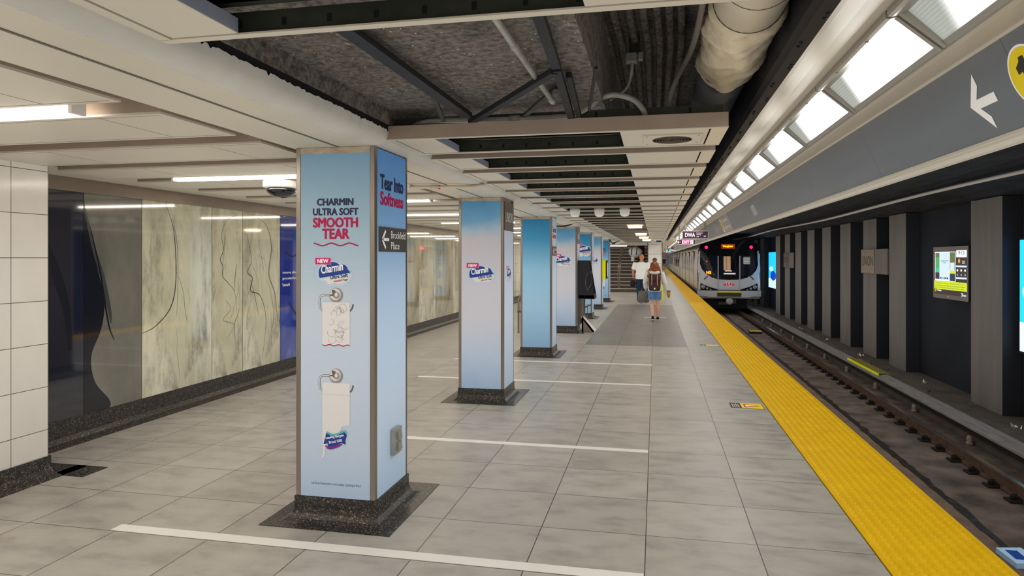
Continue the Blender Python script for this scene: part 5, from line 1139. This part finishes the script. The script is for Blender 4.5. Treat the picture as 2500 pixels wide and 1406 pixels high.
def trousers(t, k, S3, J, m, frac, fat=.016, name='trousers', top=.02):
    b = MB(); hp = J['hip']
    b.tube([S3((hp[0], hp[1], hp[2] - .10)), S3((hp[0], hp[1], hp[2])), S3((hp[0], hp[1], hp[2] + top))], [(k * (.135 + fat), k * (.105 + fat)), (k * (.158 + fat), k * (.12 + fat)), (k * (.15 + fat), k * (.115 + fat))], m, 16, flat=(1, 0, 0))
    for Lg in (J['legL'], J['legR']):
        h0, kn, an, toe = Lg; mid = tuple((a + c) / 2 for a, c in zip(h0, kn)); pts = [h0, mid]; R = [.092, .084]
        if frac <= 1: pts.append(tuple(a * (1 - frac) + c * frac for a, c in zip(h0, kn))); R.append(.088)
        else: pts += [kn, tuple(a * .65 + c * .35 for a, c in zip(kn, an)), (an[0], an[1], an[2] + .0)]; R += [.066, .062, .056]
        b.tube([S3(p) for p in pts], [k * (r + fat) for r in R], m, 14)
    return fuse(b, name, .011 * k, t, 3)
def shoes(t, k, S3, J, m, sole):
    for Lg in (J['legL'], J['legR']):
        h0, kn, an, toe = Lg; d = (Vector(toe) - Vector(an)); 
        b = MB(); a0 = Vector((an[0], an[1] - .055, an[2] - .055)); a1 = Vector(toe) + Vector((0, .02, .005)); mid = (a0 + a1) / 2
        b.tube([S3(a0 + Vector((0, 0, .02))), S3(a0 + Vector((0, .03, .03))), S3(mid + Vector((0, 0, .02))), S3(a1)], [(k * .03, k * .04), (k * .042, k * .06), (k * .046, k * .045), (k * .036, k * .026)], m, 12, flat=(1, 0, 0)); b.build('shoe', t, False)
        c = MB(); c.tube([S3(a0 + Vector((0, -.01, -.022))), S3(mid + Vector((0, 0, -.022))), S3(a1 + Vector((0, .012, -.016)))], [(k * .043, k * .014), (k * .048, k * .014), (k * .038, k * .012)], sole, 12, flat=(1, 0, 0)); c.build('sole', t.children[-1], False)

# woman with the backpack, walking away
JW = dict(hip=(0, 0, .90), chest=(0, .01, 1.25), neck=(0, .02, 1.43), head=(0, .035, 1.565), wide=1.03, curl=.8,
          armL=((-.20, .01, 1.35), (-.265, .04, 1.10), (-.25, .16, .90)), armR=((.20, .01, 1.35), (.285, -.01, 1.08), (.33, .10, .86)),
          legL=((-.085, 0, .86), (-.075, .02, .47), (-.05, -.13, .12), (-.05, .02, .03)), legR=((.085, 0, .86), (.09, .06, .47), (.085, .10, .09), (.09, .25, .03)))
t, k, S3 = person('person with auburn hair, white jacket and denim shorts walking away', (-.02, 18.2, 0), 0, 1.575, JW, 'skin_light')
shirt(t, k, S3, JW, 'cloth_offwhite', 2, .83, .028, 'jacket')
b = MB(); b.tube([S3(p) for p in ((-.13, -.02, 1.40), (-.09, -.12, 1.37), (0, -.15, 1.345), (.09, -.12, 1.37), (.14, -.02, 1.40))], [k * .035, k * .05, k * .055, k * .05, k * .035], 'cloth_offwhite', 12); b.build('hood', t, False)
trousers(t, k, S3, JW, 'denim', .66, .022, 'denim_shorts', .10)
b = MB()
for Lg in (JW['legL'], JW['legR']):
    c = [a * .36 + q_ * .64 for a, q_ in zip(Lg[0], Lg[1])]
    for q_ in range(26):
        a0 = 2 * PI * q_ / 26; px_, py_ = c[0] + .108 * math.cos(a0), c[1] + .108 * math.sin(a0); b.tube([S3((px_, py_, c[2])), S3((px_ + random.uniform(-.006, .006), py_, c[2] - random.uniform(.015, .03)))], k * .003, 'denim_fringe', 4)
b.build('frayed_hem', t, False)
shoes(t, k, S3, JW, 'shoe_black', 'shoe_white')
b = MB(); hd = JW['head']; b.ball(S3((hd[0], hd[1] - .012, hd[2] + .018)), (k * .092, k * .105, k * .118), 'hair_auburn', 20, 14); rnd = random.Random(9)
for i in range(210):
    a0 = rnd.uniform(PI * .93, PI * 2.07); r0 = rnd.uniform(.05, .095); x0, y0 = hd[0] + r0 * math.cos(a0), hd[1] - .01 + r0 * math.sin(a0); l = rnd.uniform(.22, .36); ph = rnd.uniform(0, 6)
    P = [(x0 * (1 + .9 * q_) + .022 * math.sin(ph + q_ * 11) * (.3 + q_) + rnd.uniform(-.03, .03) * q_, y0 - .03 * q_ - .06 * math.sin(q_ * 2.2) * .8 + .010 * math.cos(ph + q_ * 9) , hd[2] + rnd.uniform(.02, .09) * (1 - q_) - l * q_) for q_ in (0, .2, .4, .6, .8, 1)]
    b.tube([S3(p) for p in smoothline(P, 3)], [k * .011] * 12 + [k * .008] * 3 + [k * .004], 'hair_auburn', 5)
b.tube([S3((hd[0] + .02 * math.sin(q_), hd[1] - .10 - .012 * math.cos(q_), hd[2] + .075)) for q_ in (0, 1.5, 3, 4.5, 6)], k * .022, 'hair_auburn', 8); b.build('hair', t, False)
b = MB(); b.tube([S3((hd[0] - .03, hd[1] - .118, hd[2] + .075)), S3((hd[0] + .03, hd[1] - .118, hd[2] + .08))], k * .009, 'white_paint', 8); b.build('hair_clip', t, False)
wl = Vector((-.02, 18.2, 0))
t2 = thing('backpack', 'dark brown backpack with tan leather straps on the back of the walking woman', 'backpack', (-.02, 18.05, .85))
b = MB(); c0 = wl + Vector((-.0, -.235, 0))
b.tube([tuple(c0 + Vector((0, .0, z))) for z in (.80, .83, .95, 1.08, 1.17, 1.20)], [(.12, .07), (.145, .085), (.155, .09), (.15, .085), (.135, .07), (.11, .05)], 'pack_brown', 18, flat=(1, 0, 0)); b.build('bag', t2)
b = MB(); b.tube([tuple(c0 + Vector((0, -.015, z))) for z in (1.05, 1.12, 1.19, 1.225)], [(.152, .092), (.158, .097), (.145, .085), (.10, .05)], 'pack_brown', 18, flat=(1, 0, 0)); b.build('lid', t2)
b = MB(); b.tube([tuple(c0 + Vector((0, -.07, z))) for z in (.815, .84, .94, .97)], [(.10, .035), (.125, .04), (.12, .035), (.10, .02)], 'pack_brown', 16, flat=(1, 0, 0)); b.build('pocket', t2)
for s_ in (-1, 1):
    b = MB(); b.tube([tuple(c0 + Vector((s_ * .07, dy, z))) for dy, z in ((-.05, 1.22), (-.10, 1.18), (-.108, 1.05), (-.105, .98), (-.085, .92))], [(.013, .004)] * 5, 'leather', 8, flat=(1, 0, 0)); b.build('leather_strap', t2)
    b = MB(); b.tube([tuple(c0 + Vector((s_ * .10, dy, z))) for dy, z in ((.06, 1.20), (.16, 1.30), (.27, 1.29), (.345, 1.15), (.30, .95), (.07, .84))], [(.02, .006)] * 6, 'pack_brown', 8, flat=(1, 0, 0)); b.build('shoulder_strap', t2)
b = MB(); b.box(c0.x - .02, c0.x + .02, c0.y - .116, c0.y - .112, .84, .88, 'paper_white'); b.build('patch', t2)
# gold cup held in her hand
hx, hy, hz = .33 * k + wl.x, .10 * k + wl.y, .86 * k
t3 = thing('drink_cup', 'gold takeaway cup in the hand of the walking woman', 'cup', (hx + .05, hy + .05, hz - .2))
b = MB(); b.lathe([(.032, -.19), (.044, -.03), (.043, -.025)], 'gold_cup', (hx + .06, hy + .04, hz), 18); b.build('cup', t3)
b = MB(); b.lathe([(.047, -.03), (.047, -.018), (.04, -.008)], 'pack_brown', (hx + .06, hy + .04, hz), 18); b.build('lid', t3)
# grey tote held in her other hand
t4 = thing('tote_bag', 'grey tote bag hanging from the other hand of the walking woman', 'bag', (-.40, 18.3, .5))
hx, hy, hz = -.25 * k + wl.x - .06, .16 * k + wl.y + .02, .80 * k
b = MB(); b.tube([(hx, hy, z) for z in (.46, .48, .62, .76, .78)], [(.09, .05), (.15, .08), (.15, .075), (.12, .05), (.09, .03)], 'bag_grey', 16, flat=(1, 0, 0)); b.build('bag', t4)
b = MB(); b.tube(smoothline([(hx - .08, hy, .76), (hx - .05, hy, hz - .0), (hx, hy, hz + .06), (hx + .05, hy, hz - .0), (hx + .08, hy, .76)], 5), .008, 'cloth_black', 6); b.build('handle', t4)

# bald man in the white tee
JM = dict(hip=(0, 0, .93), chest=(0, .01, 1.27), neck=(0, .02, 1.45), head=(.01, .035, 1.585), wide=1.12, curl=.7,
          armL=((-.22, 0, 1.37), (-.275, -.03, 1.10), (-.27, .03, .86)), armR=((.22, 0, 1.37), (.27, .02, 1.10), (.25, .16, .92)),
          legL=((-.09, 0, .88), (-.09, .05, .48), (-.085, .06, .09), (-.09, .21, .03)), legR=((.09, 0, .88), (.095, .03, .48), (.11, -.10, .11), (.11, .05, .03)))
t, k, S3 = person('person with a shaved head in a white tee and dark jeans walking towards the stairs', (-.50, 24.9, 0), -.15, 1.80, JM, 'skin_tan')
shirt(t, k, S3, JM, 'cloth_white', .75, .84, .026, 'tee'); trousers(t, k, S3, JM, 'denim_dark', 2, .014); shoes(t, k, S3, JM, 'shoe_grey', 'shoe_white')
t2 = thing('carry_bag', 'dark bag held by the man in the white tee', 'bag', (-.82, 24.9, .7))
b = MB(); b.tube([(-.80, 24.9, z) for z in (.60, .62, .76, .84, .86)], [(.05, .05), (.09, .10), (.10, .12), (.07, .09), (.03, .04)], 'cloth_black', 12); b.build('bag', t2)
b = MB(); b.tube(smoothline([(-.80, 24.82, .84), (-.795, 24.88, .92), (-.79, 24.93, .92), (-.80, 24.98, .84)], 5), .008, 'cloth_black', 6); b.build('handle', t2)
# person in a cap beyond the woman
JC = dict(hip=(0, 0, .92), chest=(0, .01, 1.26), neck=(0, .02, 1.44), head=(0, .035, 1.575), curl=.4,
          armL=((-.20, 0, 1.36), (-.25, 0, 1.10), (-.24, .08, .87)), armR=((.20, 0, 1.36), (.25, 0, 1.10), (.24, .08, .87)),
          legL=((-.085, 0, .87), (-.09, .03, .47), (-.09, .0, .09), (-.09, .15, .03)), legR=((.085, 0, .87), (.09, .03, .47), (.09, .08, .09), (.09, .22, .03)))
t, k, S3 = person('person in a dark cap and patterned pale shirt half hidden behind the auburn haired woman', (-.03, 26.2, 0), -.2, 1.66, JC, 'skin_mid', .014)
shirt(t, k, S3, JC, 'cloth_pattern', .8, .84, .02); trousers(t, k, S3, JC, 'cloth_black', 2, .012); shoes(t, k, S3, JC, 'shoe_black', 'shoe_white')
b = MB(); hd = JC['head']; b.ball(S3((hd[0], hd[1], hd[2] + .045)), (k * .09, k * .108, k * .085), 'cap_grey', 16, 10); b.tube([S3((hd[0], hd[1] + .05, hd[2] + .05)), S3((hd[0], hd[1] + .17, hd[2] + .035))], [(k * .075, k * .012), (k * .06, k * .008)], 'cap_grey', 12, flat=(1, 0, 0)); b.build('cap', t, False)
# person climbing the stairs with a white bag
n_ = 7; st = (-.74, sy(n_) + .1, rise * (n_ + 1))
JS = dict(JC); JS['legR'] = ((.085, 0, .87), (.09, .20, .60), (.09, .26, .26), (.09, .40, .20))
t, k, S3 = person('person in black climbing the far stairs', st, 0, 1.70, JS, 'skin_mid', .014)
shirt(t, k, S3, JS, 'cloth_black', .9, .84, .02); trousers(t, k, S3, JS, 'cloth_black', 2, .012); shoes(t, k, S3, JS, 'shoe_black', 'shoe_black')
b = MB(); hd = JS['head']; b.ball(S3((hd[0], hd[1] - .01, hd[2] + .02)), (k * .085, k * .1, k * .115), 'hair_dark', 14, 10); b.build('hair', t, False)
t2 = thing('duffel_bag', 'big white bag with dark stripes carried up the far stairs', 'bag', (-1.02, st[1], st[2] + .6))
b = MB(); cx_ = -1.02; b.tube([(cx_ + d, st[1] - .22, st[2] + z) for d, z in ((-.34, .55), (-.30, .56), (-.15, .60), (.1, .60), (.26, .55), (.30, .52))], [.10, .18, .26, .27, .2, .1], 'bag_white', 16); b.build('bag', t2)
for d in (-.2, .06):
    b = MB(); b.tube([(cx_ + d + .05 * math.sin(a0 * .5), st[1] - .22 - .275 * math.cos(a0), st[2] + .60 + .275 * math.sin(a0)) for a0 in (-.6, -.2, .2, .6, 1.0, 1.4)], [(.02, .006)] * 6, 'navy', 8); b.build('stripe', t2)
b = MB(); b.box(cx_ - .22, cx_ - .06, st[1] - .30, st[1] - .26, st[2] + .12, st[2] + .38, 'paper_white'); b.build('tag', t2)
# far people on the platform
JF = dict(JC); JF['armL'] = ((-.20, 0, 1.36), (-.30, .10, 1.16), (-.26, .20, 1.30))
t, k, S3 = person('person in a black tee and khaki shorts far along the platform by the train', (1.20, 98, 0), PI, 1.78, JF, 'skin_mid', .016)
shirt(t, k, S3, JF, 'cloth_black', .8, .84, .03); trousers(t, k, S3, JF, 'cloth_khaki', .95, .02, 'shorts'); shoes(t, k, S3, JF, 'shoe_black', 'shoe_black')
b = MB(); hd = JF['head']; b.ball(S3((hd[0], hd[1] - .02, hd[2] + .03)), (k * .083, k * .095, k * .11), 'hair_dark', 12, 8); b.build('hair', t, False)
t, k, S3 = person('person in a green top farthest along the platform', (.98, 104, 0), PI, 1.65, JC, 'skin_mid', .018)
shirt(t, k, S3, JC, 'cloth_green', .8, .84, .02); trousers(t, k, S3, JC, 'cloth_offwhite', 2, .012); shoes(t, k, S3, JC, 'shoe_black', 'shoe_black')
b = MB(); hd = JC['head']; b.ball(S3((hd[0], hd[1] - .02, hd[2] + .03)), (k * .083, k * .095, k * .11), 'hair_dark', 12, 8); b.build('hair', t, False)

# person waiting behind the columns, seen only mirrored in the art glass
t, k, S3 = person('person in a straw sun hat standing behind the columns, mirrored in the art glass', (-2.75, 26.7, 0), -.9, 1.68, JC, 'skin_light', .014)
shirt(t, k, S3, JC, 'cloth_black', .2, .84, .02, 'top'); trousers(t, k, S3, JC, 'cloth_offwhite', 2, .012); shoes(t, k, S3, JC, 'shoe_white', 'shoe_white')
b = MB(); hd = JC['head']; b.ball(S3((hd[0], hd[1] - .01, hd[2] + .05)), (k * .092, k * .105, k * .085), 'straw', 16, 10); b.lathe([(k * .17, k * (hd[2] + .02)), (k * .165, k * (hd[2] + .035)), (k * .09, k * (hd[2] + .05))], 'straw', (0, k * hd[1], 0), 20); b.build('sun_hat', t, False)
